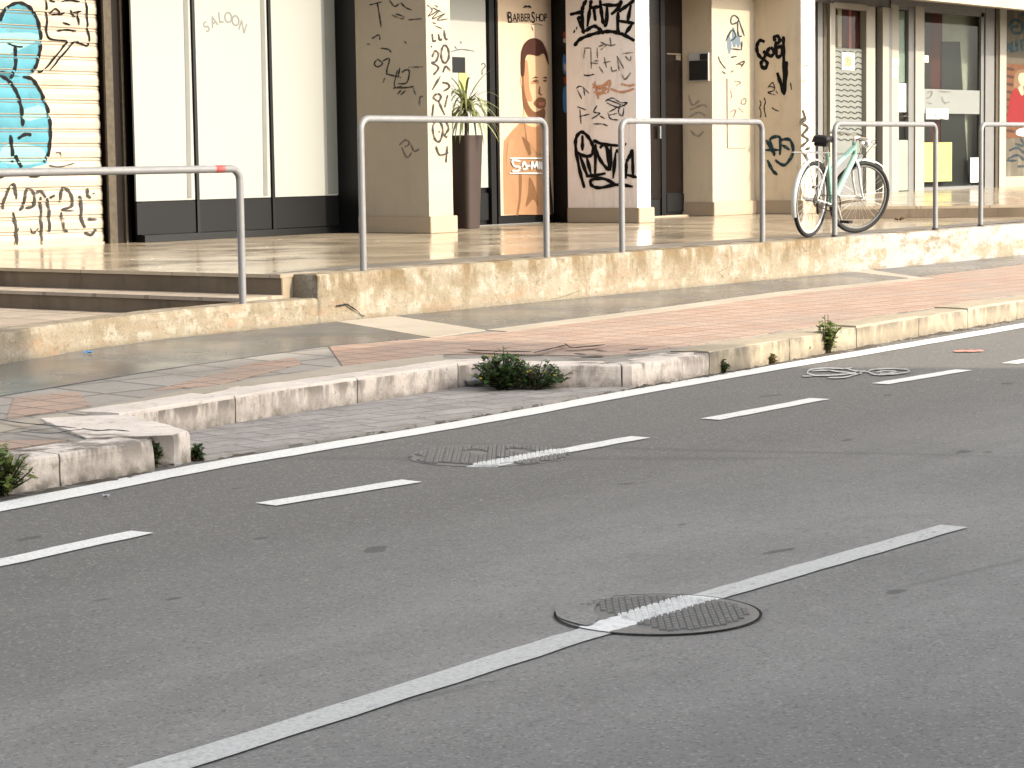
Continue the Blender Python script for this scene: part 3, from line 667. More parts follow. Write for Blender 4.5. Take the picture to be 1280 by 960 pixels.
# --- roller shutter
SH_Y = 16.05
def sh_prof(z):
    f = ((z-.02)/.131) % 1.0
    if f < .70: return .004*(1-math.sin(math.pi*f/.7)) 
    if f < .76: return .014
    if f < .90: return .006
    if f < .95: return .020
    return .006
q = MB(); zs = []
z = .0
cuts = [0, .35, .70, .701, .76, .761, .90, .901, .95, .951]
k = 0
while k*.131 < 3.3:
    zs += [.02+k*.131+c*.131 for c in cuts]; k += 1
vs = []
for z in zs: vs += [(12.9, SH_Y+sh_prof(z+1e-5), z), (14.80, SH_Y+sh_prof(z+1e-5), z)]
q.add(vs, [(2*i, 2*i+1, 2*i+3, 2*i+2) for i in range(len(zs)-1)])
q.box(12.9, SH_Y-.012, .0, 14.80, SH_Y+.02, .019)
shut = adopt(q.build('roller_shutter', M['shutter'], fix=False), bld)
def sh_surf(p): return Vector((p.x, SH_Y+sh_prof(p.z)-.0, p.z))
def band_fill(crop, polys, mat, name, lift):
    """a sprayed shape that follows the slats: horizontal slices of an outline given in photo pixels"""
    mb = MB()
    for pl in polys:
        pw = [gy(crop[0]+x/crop[2], crop[1]+y/crop[2], SH_Y) for x, y in smooth_pts(list(pl)+[pl[0]], 5)[:-1]]
        zlo = min(p.z for p in pw); zhi = max(p.z for p in pw)
        def spans(z):
            xs = []
            for i in range(len(pw)):
                a, b = pw[i], pw[(i+1) % len(pw)]
                if (a.z > z) != (b.z > z): xs.append(a.x+(b.x-a.x)*(z-a.z)/(b.z-a.z))
            xs.sort(); return (xs[0], xs[-1]) if len(xs) >= 2 else None
        for i in range(len(zs)-1):
            z0, z1 = zs[i], zs[i+1]
            if z1 <= zlo or z0 >= zhi or z1-z0 < .002: continue
            if ((z0+z1)/2-.02)/.131 % 1.0 > .70 and not .76 < (((z0+z1)/2-.02)/.131 % 1.0) < .9: continue
            for j in range(3):
                a0 = z0+(z1-z0)*j/3; a1 = z0+(z1-z0)*(j+1)/3
                s0 = spans(max(a0, zlo+1e-4)); s1_ = spans(min(a1, zhi-1e-4))
                if s0 and s1_:
                    mb.add([(s0[0], SH_Y+sh_prof(a0+1e-4)-lift, a0), (s0[1], SH_Y+sh_prof(a0+1e-4)-lift, a0), (s1_[1], SH_Y+sh_prof(a1-1e-4)-lift, a1), (s1_[0], SH_Y+sh_prof(a1-1e-4)-lift, a1)], [(0, 1, 2, 3)])
    return mb.build(name, mat, shut, fix=False)
GA = (0, 0, 6.4); GB = (0, 150, 5.644)
band_fill(GA, [[(-60, 300), (0, 120), (60, 50), (150, 25), (230, 60), (290, 140), (325, 250), (320, 400), (290, 520), (240, 600), (-60, 600)],
               [(-60, 620), (180, 620), (290, 690), (350, 790), (390, 900), (400, 1040), (400, 1130), (380, 1260), (340, 1320), (-60, 1320)]], M['sky_blue'], 'graffiti', .0022)
band_fill(GA, [[(-40, 270), (120, 260), (300, 270), (300, 320), (100, 420), (-40, 420)], [(20, 1180), (150, 1150), (340, 1190), (330, 1300), (20, 1300)], [(180, 880), (330, 850), (370, 930), (200, 960)]], M['mint_spray'], 'graffiti', .0032)
mk = Marks(lambda x, y: gy(x, y, SH_Y), (0, -1, 0), GA, lift=.006, surf=sh_surf)
mk.strokes(27, [[(0, 170), (20, 110), (70, 50), (150, 22), (230, 55), (280, 120), (315, 220), (325, 330), (310, 450), (280, 540), (250, 575)],
                [(180, 615), (250, 630), (300, 690), (340, 770), (380, 880), (400, 1000), (400, 1120), (385, 1230), (350, 1300)], [(0, 605), (60, 640), (110, 700), (150, 790), (175, 900), (180, 1010)],
                [(80, 1080), (95, 1180), (100, 1300)], [(115, 370), (125, 460), (115, 560), (80, 630)], [(120, 1240), (150, 1300), (170, 1340)], [(140, 1110), (200, 1075), (250, 1080)], [(0, 1420), (60, 1390)], [(240, 1410), (330, 1400)]])
mk.strokes(14, [[(370, 0), (375, 150), (385, 300), (530, 330), (500, 380), (350, 560), (300, 570)], [(690, 0), (700, 200), (710, 360), (610, 335), (560, 370), (400, 560)], [(400, 110), (440, 70), (480, 110), (410, 115)], [(480, 120), (520, 100)],
                [(560, 80), (600, 140)], [(580, 100), (650, 90)], [(620, 100), (630, 200)], [(500, 180), (560, 200)], [(460, 245), (530, 238), (610, 248)], [(60, 345), (120, 370), (180, 375)], [(400, 0), (440, 15)], [(500, 10), (560, 0), (640, 15)]])
mk.build('graffiti', M['ink'], shut)
mk = Marks(lambda x, y: gy(x, y, SH_Y), (0, -1, 0), GB, lift=.0055, surf=sh_surf)
mk.strokes(20, [[(20, 630), (30, 560), (95, 450), (115, 560)], [(90, 650), (110, 740), (120, 880)], [(135, 640), (165, 600), (185, 500), (230, 500), (240, 600), (180, 620)], [(250, 520), (290, 500), (320, 550)], [(285, 540), (290, 700), (295, 880)], [(330, 550), (345, 650), (350, 790)], [(350, 550), (385, 530)],
                [(425, 580), (430, 510), (460, 480), (495, 520), (510, 600), (430, 635)], [(430, 650), (450, 760), (480, 790)], [(550, 545), (570, 560), (575, 700), (600, 760)], [(620, 480), (615, 530), (640, 550)], [(600, 790), (640, 810), (680, 770)], [(620, 700), (680, 700)]])
mk.strokes(9, [[(100, 880), (120, 800), (130, 760)], [(210, 760), (240, 800), (270, 760)], [(440, 640), (520, 640)], [(650, 515), (665, 520)], [(340, 320), (420, 330), (520, 305)], [(390, 230), (420, 230), (430, 260)]])
mk.build('graffiti', M['inkg'], shut)
# --- brown frame between shutter and saloon front
fr = bp('shutter_jamb', M['brown'], 14.83, 15.99, 0, 15.10, 16.6, 3.39)
for x0, x1, y in ((14.80, 14.895, 15.965), (15.0, 15.025, 15.96)): bp('bronze_strip', M['bronze'], x0, y, 0, x1, 15.99, 3.39, parent=fr)
# --- saloon front: three white panels, black frame, dark kickplates
SY = 15.83
def px_x(px, Y): # world x of an image column on a plane Y (taken at z = .6)
    lo, hi = 0, 60
    for _ in range(50):
        mid = (lo+hi)/2; v = Vector((mid, Y, .5))-CAM; w = v.dot(FW); x = 640+F*v.dot(RT)/w
        if x < px: lo = mid
        else: hi = mid
    return lo
sal = bp('shopfront_frame', M['black'], 15.10, SY+.03, 0, 18.02, SY+.12, 3.39)
colsx = [px_x(p, SY) for p in (168, 247, 341.5, 426)]
for i in range(3):
    x0, x1 = colsx[i]+.03, colsx[i+1]-.03
    p = bp('display_panel', M['white'], x0, SY+.008, .385, x1, SY+.028, 3.0)
    if i < 2: # the blind's loose grey edge
        mb = MB(); pts = [(x1-.075+.02*math.sin(t*2.2), SY+.004, .40+t*2.6) for t in [j/20 for j in range(21)]]
        mb.add([(x-.030, y, z) for x, y, z in pts]+[(x+.030, y+.003, z) for x, y, z in pts], [(j, j+1, 22+j, 21+j) for j in range(20)]); adopt(mb.build('blind_edge_and_shade', M['grey_strip']), p)
    else:
        bp('blind_edge_and_shade', M['lettering'], x1-.16, SY+.0055, .40, x1-.004, SY+.0075, 3.0, parent=p)  # last panel: the pillar's shadow laid on as a grey strip
    if i == 1:
        for ch, px, py, ro in (('S', 259, 34, 38), ('A', 268, 27.5, 24), ('L', 276.5, 22.5, 8), ('O', 286, 22.5, -4), ('O', 295, 26.5, -16), ('N', 304, 34, -26)):
            c = gy(px, py, SY); text_obj(ch, .15, M['lettering'], p, (c.x, SY+.006, c.z), rot=rad(ro), sx=.95)
    k = bp('kick_panel', M['charcoal'], x0, SY+.006, .075, x1, SY+.028, .375)
bp('threshold', M['black'], 15.10, SY-.01, .002, 18.02, SY+.03, .068)
for x in colsx[1:3]: bp('mullion', M['black'], x-.018, SY-.008, .07, x+.018, SY+.027, 3.39)
bp('jamb', M['black'], 17.845, 15.56, 0, 18.10, 16.6, 3.39)
# --- pillars
def pillar(x0, x1, y0, y1, mat_front, mat_side, z0=0, plinth=.17, ztop=3.399, lab=None):
    mb = MB(); mb.box(x0, y0, z0, x1, y1, ztop)
    o = mb.build('pillar', [mat_front, mat_side])
    for p in o.data.polygons:
        if p.normal.x < -.5: p.material_index = 1
    adopt(o, bld)
    if plinth:
        bp('plinth', M['plinth'], x0-.02, y0-.035, z0+.002, x1+.03, y1-.001, z0+plinth, parent=o, bevel=.006)
    if lab: o['label'] = lab
    return o
p1 = pillar(17.84, 18.22, 14.63, 15.555, M['plaster'], M['plaster'], lab='first pillar from the left, scrawled with loopy black letters')
p2 = pillar(21.26, 21.52, 14.45, 15.40, M['plaster_pink'], M['plaster_pink'], lab='pillar with big black tags on its pinkish side')
p3 = pillar(23.92, 25.2, 15.15, 15.60, M['plaster'], M['plaster_brown'], lab='broad pillar with blue scrawl and a meter hatch')
p4 = pillar(24.90, 25.24, 14.48, 15.148, M['plaster_brown'], M['plaster_brown'], lab='narrow pillar behind the bicycle with a black tag on its tan side')
def graf(proj, nrm, crop, parent, mat, width, lst, lift=.0025):
    mk = Marks(proj, nrm, crop, lift); mk.strokes(width*(1.4 if mat in ('ink', 'teal') else 1.2), lst); return mk.build('graffiti', M[mat], parent)
SX, FY = (-1, 0, 0), (0, -1, 0)
G6 = (440, 0, 6.4)
P1S = lambda x, y: gx(x, y, 17.84); P1F = lambda x, y: gy(x, y, 14.63)
graf(P1S, SX, G6, p1, 'inkg', 10, [[(140, 40), (240, 15)], [(200, 20), (210, 60), (235, 220)], [(300, 0), (340, 50), (380, 30)], [(390, 20), (430, 60), (480, 80)], [(350, 110), (410, 130)], [(450, 160), (560, 150)], [(160, 310), (215, 280), (225, 320)], [(230, 385), (290, 395), (315, 420)],
    [(200, 480), (180, 510), (205, 535), (245, 510), (215, 480), (200, 480)], [(245, 490), (300, 470), (280, 560), (285, 600)], [(270, 590), (395, 620)], [(365, 560), (340, 690), (400, 690)], [(400, 580), (430, 560), (460, 570), (440, 660), (370, 670)], [(330, 705), (440, 700), (500, 690)], [(365, 755), (395, 720)], [(390, 760), (430, 725)], [(385, 540), (370, 620)]])
graf(P1S, SX, G6, p1, 'inkl', 12, [[(120, 355), (150, 350)], [(250, 660), (265, 620)], [(450, 540), (570, 535)], [(490, 700), (510, 760)], [(540, 850), (545, 780), (570, 770)], [(320, 120), (400, 150), (420, 130)], [(380, 1160), (430, 1120), (460, 1150), (420, 1180)], [(400, 1180), (440, 1260), (480, 1220)], [(470, 1150), (500, 1210), (540, 1190)], [(420, 330), (440, 350)]], .003)
graf(P1F, FY, G6, p1, 'inkg', 8, [[(600, 40), (640, 80), (610, 130), (700, 80), (640, 150), (740, 110), (680, 160), (770, 150)], [(660, 205), (720, 230)], [(660, 40), (690, 60)], [(640, 180), (670, 190)], [(640, 60), (720, 100)]])
graf(P1F, FY, G6, p1, 'inkg', 14, [[(640, 270), (650, 330), (670, 320)], [(690, 270), (700, 320), (720, 310)], [(735, 240), (745, 310), (765, 310)], [(630, 375), (640, 370)], [(640, 460), (660, 410), (690, 430), (670, 490), (630, 500)], [(630, 500), (690, 540), (650, 600)], [(740, 360), (715, 400), (715, 470), (740, 505), (770, 470), (770, 400), (740, 360)],
    [(725, 580), (750, 530), (785, 570)], [(640, 720), (705, 610)], [(730, 730), (775, 700), (765, 670), (720, 660)], [(680, 750), (650, 780), (690, 810), (710, 770), (680, 750)], [(690, 810), (740, 920)], [(650, 830), (640, 930)], [(765, 760), (740, 860)],
    [(645, 1010), (690, 960), (725, 1040), (700, 1130), (660, 1110), (645, 1010)], [(690, 1050), (700, 1060)], [(745, 960), (770, 1030), (740, 1080), (760, 1100)], [(670, 1170), (700, 1240), (770, 1220)], [(760, 1170), (750, 1300)]])
P2S = lambda x, y: gx(x, y, 21.26); P2F = lambda x, y: gy(x, y, 14.45); G7 = (700, 0, 6.86); G8 = (700, 130, 6.0)
graf(P2S, SX, G7, p2, 'ink', 22, [[(85, 125), (180, 105), (200, 115)], [(230, 0), (205, 40), (190, 110), (200, 260), (215, 280)], [(150, 155), (210, 270)], [(145, 160), (185, 145)], [(260, 60), (235, 230)], [(270, 0), (265, 60), (320, 60), (360, 50)], [(290, 60), (305, 180)], [(345, 0), (360, 130), (375, 210)], [(405, 40), (400, 200), (375, 215)], [(360, 40), (480, 45), (530, 30)],
    [(525, 0), (510, 60), (440, 125)], [(500, 100), (500, 270), (545, 290)], [(505, 100), (560, 60), (640, 0)], [(510, 180), (640, 200)], [(610, 40), (580, 190)], [(625, 200), (560, 290)], [(215, 270), (290, 225), (340, 250), (380, 290)], [(125, 395), (170, 340), (260, 300), (360, 275), (450, 272), (550, 300), (640, 350)], [(118, 268), (130, 274)], [(140, 240), (150, 243)]])
graf(P2S, SX, G7, p2, 'inkl', 11, [[(205, 412), (270, 412)], [(215, 415), (205, 500)], [(265, 412), (270, 590)], [(320, 410), (322, 500)], [(330, 400), (400, 380), (350, 430)], [(345, 360), (430, 390), (480, 380)], [(430, 320), (440, 400)], [(265, 540), (330, 545)], [(285, 525), (335, 520)], [(335, 570), (375, 630)], [(380, 490), (400, 580)], [(370, 540), (435, 525)], [(440, 570), (450, 610), (490, 600)], [(490, 480), (510, 610)], [(490, 480), (550, 590)], [(540, 460), (630, 450)], [(560, 480), (600, 520), (610, 480)], [(530, 630), (560, 680), (610, 620)]], .003)
graf(P2S, SX, G7, p2, 'inkg', 9, [[(205, 640), (240, 650), (295, 635)], [(150, 770), (190, 850)], [(200, 740), (215, 820)], [(140, 760), (180, 740), (250, 800)], [(210, 650), (290, 640)]], .0035)
graf(P2S, SX, G7, p2, 'orange', 17, [[(280, 750), (340, 740), (420, 720)], [(300, 700), (330, 850)], [(290, 790), (400, 800)], [(340, 770), (430, 690), (410, 800)], [(430, 760), (530, 790), (640, 760)], [(520, 720), (600, 735), (640, 725)], [(300, 760), (400, 760), (320, 820)], [(280, 720), (380, 780)]], .004)
graf(P2S, SX, G7, p2, 'tealdark', 9, [[(390, 870), (450, 840), (520, 880), (580, 880), (500, 920), (400, 880)], [(400, 850), (480, 880), (560, 910)]], .005)
graf(P2S, SX, G8, p2, 'inkg', 8, [[(130, 20), (200, 45)], [(150, 40), (160, 150)], [(145, 95), (225, 75)], [(280, 10), (255, 60), (300, 70), (240, 110)], [(300, 90), (340, 110)], [(370, 60), (440, 20)], [(360, 60), (380, 110), (440, 120)], [(365, 85), (430, 70)], [(455, 0), (440, 60), (470, 90), (480, 30)], [(250, 150), (320, 150), (360, 165)]], .0045)
graf(P2S, SX, G8, p2, 'ink', 18, [[(185, 630), (150, 500), (120, 330), (125, 250), (165, 210), (215, 250), (250, 320), (240, 380), (190, 390), (125, 360)], [(170, 235), (170, 350)], [(150, 380), (200, 520), (225, 540), (345, 520)], [(200, 390), (235, 530)], [(250, 270), (320, 300), (440, 312)], [(270, 300), (265, 530)], [(270, 340), (310, 430), (370, 500)], [(300, 330), (345, 310), (375, 480)], [(385, 320), (380, 500)],
    [(420, 360), (400, 560)], [(420, 360), (450, 350), (450, 420)], [(500, 430), (495, 560)], [(545, 340), (520, 400), (500, 430)], [(545, 340), (550, 540)], [(500, 530), (580, 550)], [(430, 610), (330, 560), (240, 570), (240, 610), (300, 628), (430, 605), (550, 620)], [(355, 320), (370, 400), (372, 500)], [(490, 300), (500, 303)]], .0055)
graf(P2F, FY, G7, p2, 'inkp', 7, [[(690, 160), (730, 190), (700, 220)], [(720, 250), (690, 300), (730, 330)], [(690, 390), (730, 420)], [(690, 360), (735, 380)], [(700, 500), (730, 560)], [(720, 620), (750, 640)], [(690, 700), (690, 780), (735, 700)], [(690, 870), (720, 900)], [(735, 480), (720, 530)]])
P3F = lambda x, y: gy(x, y, 15.15); P4S = lambda x, y: gx(x, y, 24.90); P4F = lambda x, y: gy(x, y, 14.48); P3S = lambda x, y: gx(x, y, 23.92); G9 = (860, 0, 6.4); G10 = (800, 0, 3.2)
graf(P3F, FY, G9, p3, 'tealdark', 11, [[(345, 190), (345, 140), (375, 125), (405, 160), (380, 185), (345, 190)], [(405, 160), (450, 290)], [(300, 330), (350, 240), (380, 290), (340, 330)], [(340, 390), (430, 400)], [(430, 330), (425, 400)], [(340, 460), (390, 450)], [(395, 180), (400, 280), (430, 290)]])
graf(P3F, FY, G9, p3, 'bluegrey', 26, [[(320, 280), (330, 360)], [(360, 220), (370, 380)], [(400, 260), (400, 380)], [(330, 300), (330, 430)], [(345, 310), (420, 350)]], .0018)
graf(P3F, FY, G9, p3, 'inkg', 9, [[(240, 450), (260, 500), (300, 550)], [(380, 520), (450, 490), (420, 540)], [(270, 570), (300, 590)], [(340, 580), (365, 560)], [(390, 510), (440, 520)]], .003)
graf(P4S, SX, G9, p4, 'ink', 20, [[(615, 335), (575, 325), (552, 370), (560, 430), (600, 470), (622, 430), (600, 410)], [(610, 480), (585, 510), (610, 550), (635, 510), (610, 480)], [(660, 380), (635, 420), (660, 450), (690, 420), (660, 380)], [(700, 330), (712, 450), (755, 430), (745, 370), (715, 385)], [(700, 330), (690, 300), (720, 290), (735, 330), (705, 350)], [(765, 290), (765, 400), (770, 560), (770, 760)], [(790, 490), (785, 600), (770, 760)], [(715, 580), (740, 660), (770, 760)]])
graf(P4S, SX, G9, p4, 'inkg', 8, [[(640, 700), (680, 660), (690, 720), (640, 740), (700, 760)], [(720, 750), (700, 720)], [(575, 800), (585, 830), (575, 860), (585, 900), (580, 940)], [(610, 780), (620, 820), (610, 860), (625, 940)], [(670, 860), (700, 880), (730, 890)], [(820, 660), (830, 720)], [(650, 690), (700, 700)]], .003)
graf(P4S, SX, G10, p4, 'teal', 9, [[(505, 560), (540, 620), (520, 560), (560, 550), (560, 620)], [(560, 560), (600, 560), (612, 610), (580, 660), (540, 640)], [(510, 640), (530, 680), (550, 700)], [(500, 600), (560, 600)], [(570, 580), (600, 600)]], .0035)
graf(P4F, FY, G10, p4, 'inkg', 9, [[(650, 440), (660, 480), (640, 490), (670, 510), (650, 540), (670, 560), (640, 590)], [(640, 600), (670, 640), (650, 660)], [(640, 480), (665, 470)], [(660, 600), (680, 590)]], .003)
graf(P4F, FY, G10, p4, 'inkl', 6, [[(650, 270), (670, 260)], [(660, 170), (665, 175)], [(645, 320), (660, 330)], [(650, 410), (670, 420)]], .003)
# meter hatch and intercom
a = gy(908, 98, 15.15); b = gy(932, 185, 15.15)
h = bp('meter_hatch', M['plaster_pale'], a.x, 15.135, b.z, b.x, 15.149, a.z, bevel=.003)
graf(lambda x, y: gy(x, y, 15.135), FY, G9, h, 'inkl', 9, [[(340, 720), (350, 780)], [(370, 650), (420, 660), (380, 690)], [(430, 800), (460, 790), (455, 830), (425, 830), (430, 800)], [(330, 900), (380, 880), (360, 940)], [(400, 860), (440, 900)], [(350, 760), (340, 790)]])
a = gx(862, 67, 23.92); b = gx(887, 101, 23.92)
ic = bp('intercom', M['white2'], 23.895, b.y, b.z, 23.919, a.y, a.z)
bp('dark_screen', M['dark_int'], 23.889, b.y+.012, b.z+.012, 23.894, a.y-.012, a.z-.09, parent=ic); bp('dark_screen', M['dark_int'], 23.889, b.y+.012, a.z-.085, 23.894, b.y+.12, a.z-.012, parent=ic)
graf(P3S, SX, G10, p3, 'inkp', 7, [[(195, 380), (210, 420), (240, 400)], [(200, 440), (250, 420), (270, 430)], [(195, 470), (235, 450), (265, 465)], [(200, 520), (230, 545), (255, 525)]])
# --- barber front: window, poster door, dark jamb
BY = 15.70
wx0, wx1 = 18.9, px_x(612, BY); dx0, dx1 = px_x(625, BY), px_x(691, BY)
bf = bp('barber_front', M['black'], 18.22, BY+.05, 0, 22.0, BY+.14, 2.849)
win = bp('display_window', M['white'], 18.5, BY+.02, .42, wx1, BY+.049, 2.80)
bp('kick_panel', M['charcoal'], 18.5, BY+.02, .06, wx1, BY+.049, .36)
bp('grey_mullion', M['charcoal'], wx1+.01, BY-.02, 0, dx0-.09, BY+.049, 2.84)
a = gy(567, 71, BY); b = gy(583, 91, BY); bp('black_sticker', M['black'], a.x, BY+.014, b.z, b.x, BY+.019, a.z, parent=win)
a = gy(575, 91, BY); b = gy(586, 113, BY); bp('pale_sticker', M['yellow_panel'], a.x, BY+.013, b.z, b.x, BY+.018, a.z, parent=win)
mk = Marks(lambda x, y: gy(x, y, BY+.019), FY, G6, .003); mk.strokes(6, [[(820, 370), (835, 390)], [(865, 330), (875, 350)], [(790, 415), (870, 395), (980, 410)], [(1030, 520), (1050, 505), (1065, 530), (1040, 560), (1040, 600)]]); mk.strokes(5, [[(860, 500), (900, 480)], [(870, 540), (900, 520)]]); mk.build('lettering', M['inkg'], win)
bp('poster_surround', M['charcoal'], dx0-.02, BY+.01, .01, dx1+.03, BY+.049, 2.84)
bp('jamb', M['black'], 21.40, BY-.31, 0, 21.519, BY+.049, 2.849)
bp('threshold', M['alu'], 18.3, BY-.06, .002, 21.24, BY+.005, .012)
# poster (a flat printed panel: its own thing)
pz0, pz1 = gy(659, 268, BY).z, 2.62
pos = boxobj('poster', M['poster_bg'], None, dx0, BY-.006, pz0, dx1, BY+.008, pz1)
tag(pos, 'tall barber shop poster of a bearded man in a tan coat', 'poster')
PP = lambda x, y: gy(x, y, BY-.006); C4 = (610, 0, 6.855); C5 = (610, 140, 6.4)
pl = [0]
def layer(crop, pts, mat, name, sm=True):
    pl[0] += 1; mk = Marks(PP, FY, crop); mk.fill(pts, sm, lift=.0006*pl[0]+.0006); return mk.build(name, M[mat], pos)
layer(C5, [(125, 822), (118, 400), (125, 230), (190, 150), (250, 90), (310, 60), (400, 60), (470, 180), (500, 420), (505, 600), (520, 800), (500, 822)], 'coat', 'printed_coat', False)
layer(C5, [(245, 500), (270, 520), (262, 700), (240, 820), (225, 820), (245, 680)], 'coatlo', 'printed_coat'); layer(C5, [(330, 520), (380, 620), (400, 760), (360, 700), (300, 760), (320, 640)], 'coatlo', 'printed_coat')
layer(C5, [(480, 470), (500, 560), (520, 800), (500, 800), (490, 640)], 'hair', 'printed_coat'); layer(C5, [(290, 60), (330, 60), (430, 250), (430, 330), (400, 300), (330, 160)], 'scarf', 'printed_shirt')
layer(C5, [(270, 200), (300, 220), (340, 300), (330, 350), (300, 290)], 'coatlo', 'printed_coat'); layer(C5, [(330, 110), (345, 160), (420, 330), (412, 350), (335, 190)], 'coatlo', 'printed_lapel', False); layer(C5, [(300, 100), (312, 180), (345, 330), (335, 345), (300, 220)], 'coatlo', 'printed_lapel', False)
layer(C5, [(160, 240), (200, 230), (190, 330), (150, 420)], 'skinlo', 'printed_coat')
layer(C4, [(300, 980), (480, 980), (500, 1240), (430, 1330), (330, 1200)], 'skinlo', 'printed_neck', False)
layer(C4, [(285, 640), (300, 520), (330, 460), (420, 470), (480, 450), (512, 560), (508, 680), (500, 800), (490, 900), (480, 1020), (400, 1090), (300, 1040), (310, 900), (300, 800), (276, 700)], 'skin', 'printed_face')
layer(C4, [(285, 660), (296, 640), (310, 700), (318, 800), (345, 900), (400, 960), (480, 930), (478, 1020), (420, 1040), (350, 1010), (305, 930), (290, 780)], 'beard', 'printed_beard')
layer(C4, [(300, 560), (330, 520), (345, 640), (350, 760), (375, 860), (330, 860), (306, 760)], 'skinlo', 'printed_face'); layer(C4, [(360, 700), (430, 690), (432, 715), (365, 722)], 'skinlo', 'printed_face', False); layer(C4, [(372, 694), (398, 684), (424, 694), (398, 706)], 'hair', 'printed_eye', False); layer(C4, [(460, 692), (482, 684), (500, 694), (480, 704)], 'hair', 'printed_eye', False)
layer(C4, [(385, 880), (430, 835), (480, 845), (490, 880), (480, 925), (430, 930), (395, 905)], 'beard', 'printed_beard'); layer(C4, [(425, 880), (480, 872), (472, 902), (432, 905)], 'lip', 'printed_mouth', False)
layer(C4, [(280, 640), (278, 480), (285, 430), (310, 370), (350, 335), (400, 328), (450, 350), (480, 400), (505, 470), (515, 560), (500, 530), (470, 460), (420, 480), (340, 468), (312, 510), (304, 640)], 'hair', 'printed_hair')
for br_ in ([(362, 676), (400, 655), (428, 668), (400, 668)], [(455, 668), (490, 655), (502, 676), (480, 672)], [(372, 692), (400, 680), (425, 690), (398, 698)], [(462, 690), (485, 682), (500, 694)], [(430, 740), (424, 800), (446, 822), (458, 812), (440, 796), (440, 745)]): layer(C4, br_, 'hair' if br_[0][1] < 680 else 'beard', 'printed_face', False)
layer(C4, [(285, 70), (310, 45), (328, 50), (350, 45), (368, 72), (345, 66), (328, 62), (308, 66)], 'ink', 'printed_moustache', False)
cB = gy(659, 22.5, BY)
for ch, sz, px in (('B', .175, 637), ('A', .125, 643.2), ('R', .125, 648), ('B', .125, 652.6), ('E', .125, 656.8), ('R', .125, 661), ('S', .175, 666.2), ('H', .125, 672), ('O', .125, 677), ('P', .125, 681.6)):
    ce = gy(px, 22.5, BY-.006); text_obj(ch, sz, M['ink'], pos, (ce.x, BY-.0085, ce.z), sx=.92)
mk = Marks(PP, FY, C4, .004); mk.strokes(5, [[(170, 192), (260, 190)], [(360, 215), (420, 205), (470, 220)], [(370, 225), (385, 265)], [(160, 100), (170, 190)]]); mk.build('lettering', M['ink'], pos)
mk = Marks(PP, FY, C5, .016)
mk.strokes(12, [[(165, 370), (440, 370)], [(165, 490), (440, 490)]]); mk.strokes(15, [[(250, 395), (190, 385), (200, 430), (245, 440), (230, 470), (185, 470)], [(265, 440), (280, 400), (300, 450), (270, 460)], [(300, 430), (330, 430)], [(340, 460), (345, 400), (365, 440), (385, 395), (390, 460)], [(405, 395), (405, 460)], [(420, 400), (420, 460)], [(435, 400), (435, 460)]]); mk.build('lettering', M['white2'], pos)
# colourful sliver of stickers on the inside of the dark jamb
def sticker(mat, lift, polys):
    for pl_ in polys:
        mk = Marks(lambda x, y: gx(x, y, 21.398), SX, G7, lift); mk.fill(pl_); mk.build('printed_sticker', M[mat], bld).matrix_parent_inverse = Matrix.Translation((-18, -16, 0))
sticker('blue', .003, [[(30, 470), (70, 500), (110, 570), (140, 640), (90, 650), (30, 620)], [(30, 760), (80, 730), (105, 780), (95, 880), (60, 960), (30, 940)]])
sticker('redprint', .004, [[(30, 280), (80, 270), (120, 330), (90, 380), (40, 330)], [(40, 660), (110, 650), (120, 690), (50, 730)]])
sticker('white2', .005, [[(35, 330), (80, 340), (85, 370), (35, 365)], [(40, 540), (80, 590), (75, 620), (40, 600)]])
sticker('tealdark', .0055, [[(35, 370), (85, 372), (85, 400), (35, 400)]])
# --- dark entrance door
DY = 15.58
dd = bp('entrance_door', M['black'], 21.52, DY, .01, 23.92, DY+.10, 2.849)
a = px_x(822, DY); b = px_x(832, DY); c_ = px_x(853, DY)
bp('door_pane', M['door_glass'], 22.4, DY-.012, .22, a+.05, DY-.001, 2.80, parent=dd); bp('door_pane', M['door_glass'], b, DY-.012, .30, c_, DY-.001, 2.80, parent=dd)
bp('door_stile', M['charcoal'], a+.06, DY-.022, .02, b-.02, DY-.001, 2.82, parent=dd)
z_ = gy(845, 252, DY).z; bp('door_rail', M['charcoal'], b, DY-.02, .06, c_, DY-.001, .28, parent=dd)
z1_ = gy(845, 67, DY).z; bp('letter_slot', M['bronze'], b+.02, DY-.02, z1_-.015, c_-.03, DY-.013, z1_, parent=dd); bp('letter_slot', M['bronze'], c_-.16, DY-.024, z1_-.08, c_-.05, DY-.013, z1_-.02, parent=dd)
bp('door_handle', M['alu'], a-.03, DY-.06, .95, a, DY-.03, 1.10, parent=dd)
bp('threshold', M['plinth'], 21.54, DY-.10, .002, 23.9, DY-.001, .02)
# --- right hand glass shopfront
RYF = 15.6; FZ = .19
xr = lambda px: px_x(px, RYF)
bp('shopfront_header', M['alu'], 25.25, RYF-.01, gy(1060, 6, RYF).z, 36, RYF+.12, 3.39)
q_ = bp('back_room_wall', M['interior'], 25.3, 15.80, FZ, 40, 15.86, 3.39); bp('back_room_floor', M['greytile'], 25.3, RYF+.125, FZ-.01, 40, 15.795, FZ+.01); bp('back_room_side', M['interior'], 25.3, RYF+.13, FZ+.011, 25.36, 15.79, 3.39)
zt = gy(1060, 8, RYF).z
def mull(p0, p1, mat, z0=FZ, z1=None, y0=-.02, y1=.08, name='door_frame'):
    return bp(name, M[mat], xr(p0), RYF+y0, z0, xr(p1), RYF+y1, (z1 or zt)+.02)
mull(1016, 1019.5, 'brown'); mull(1021, 1027, 'alu'); mull(1028, 1032, 'bronze'); mull(1033, 1039.5, 'cream_frame', y0=-.06)
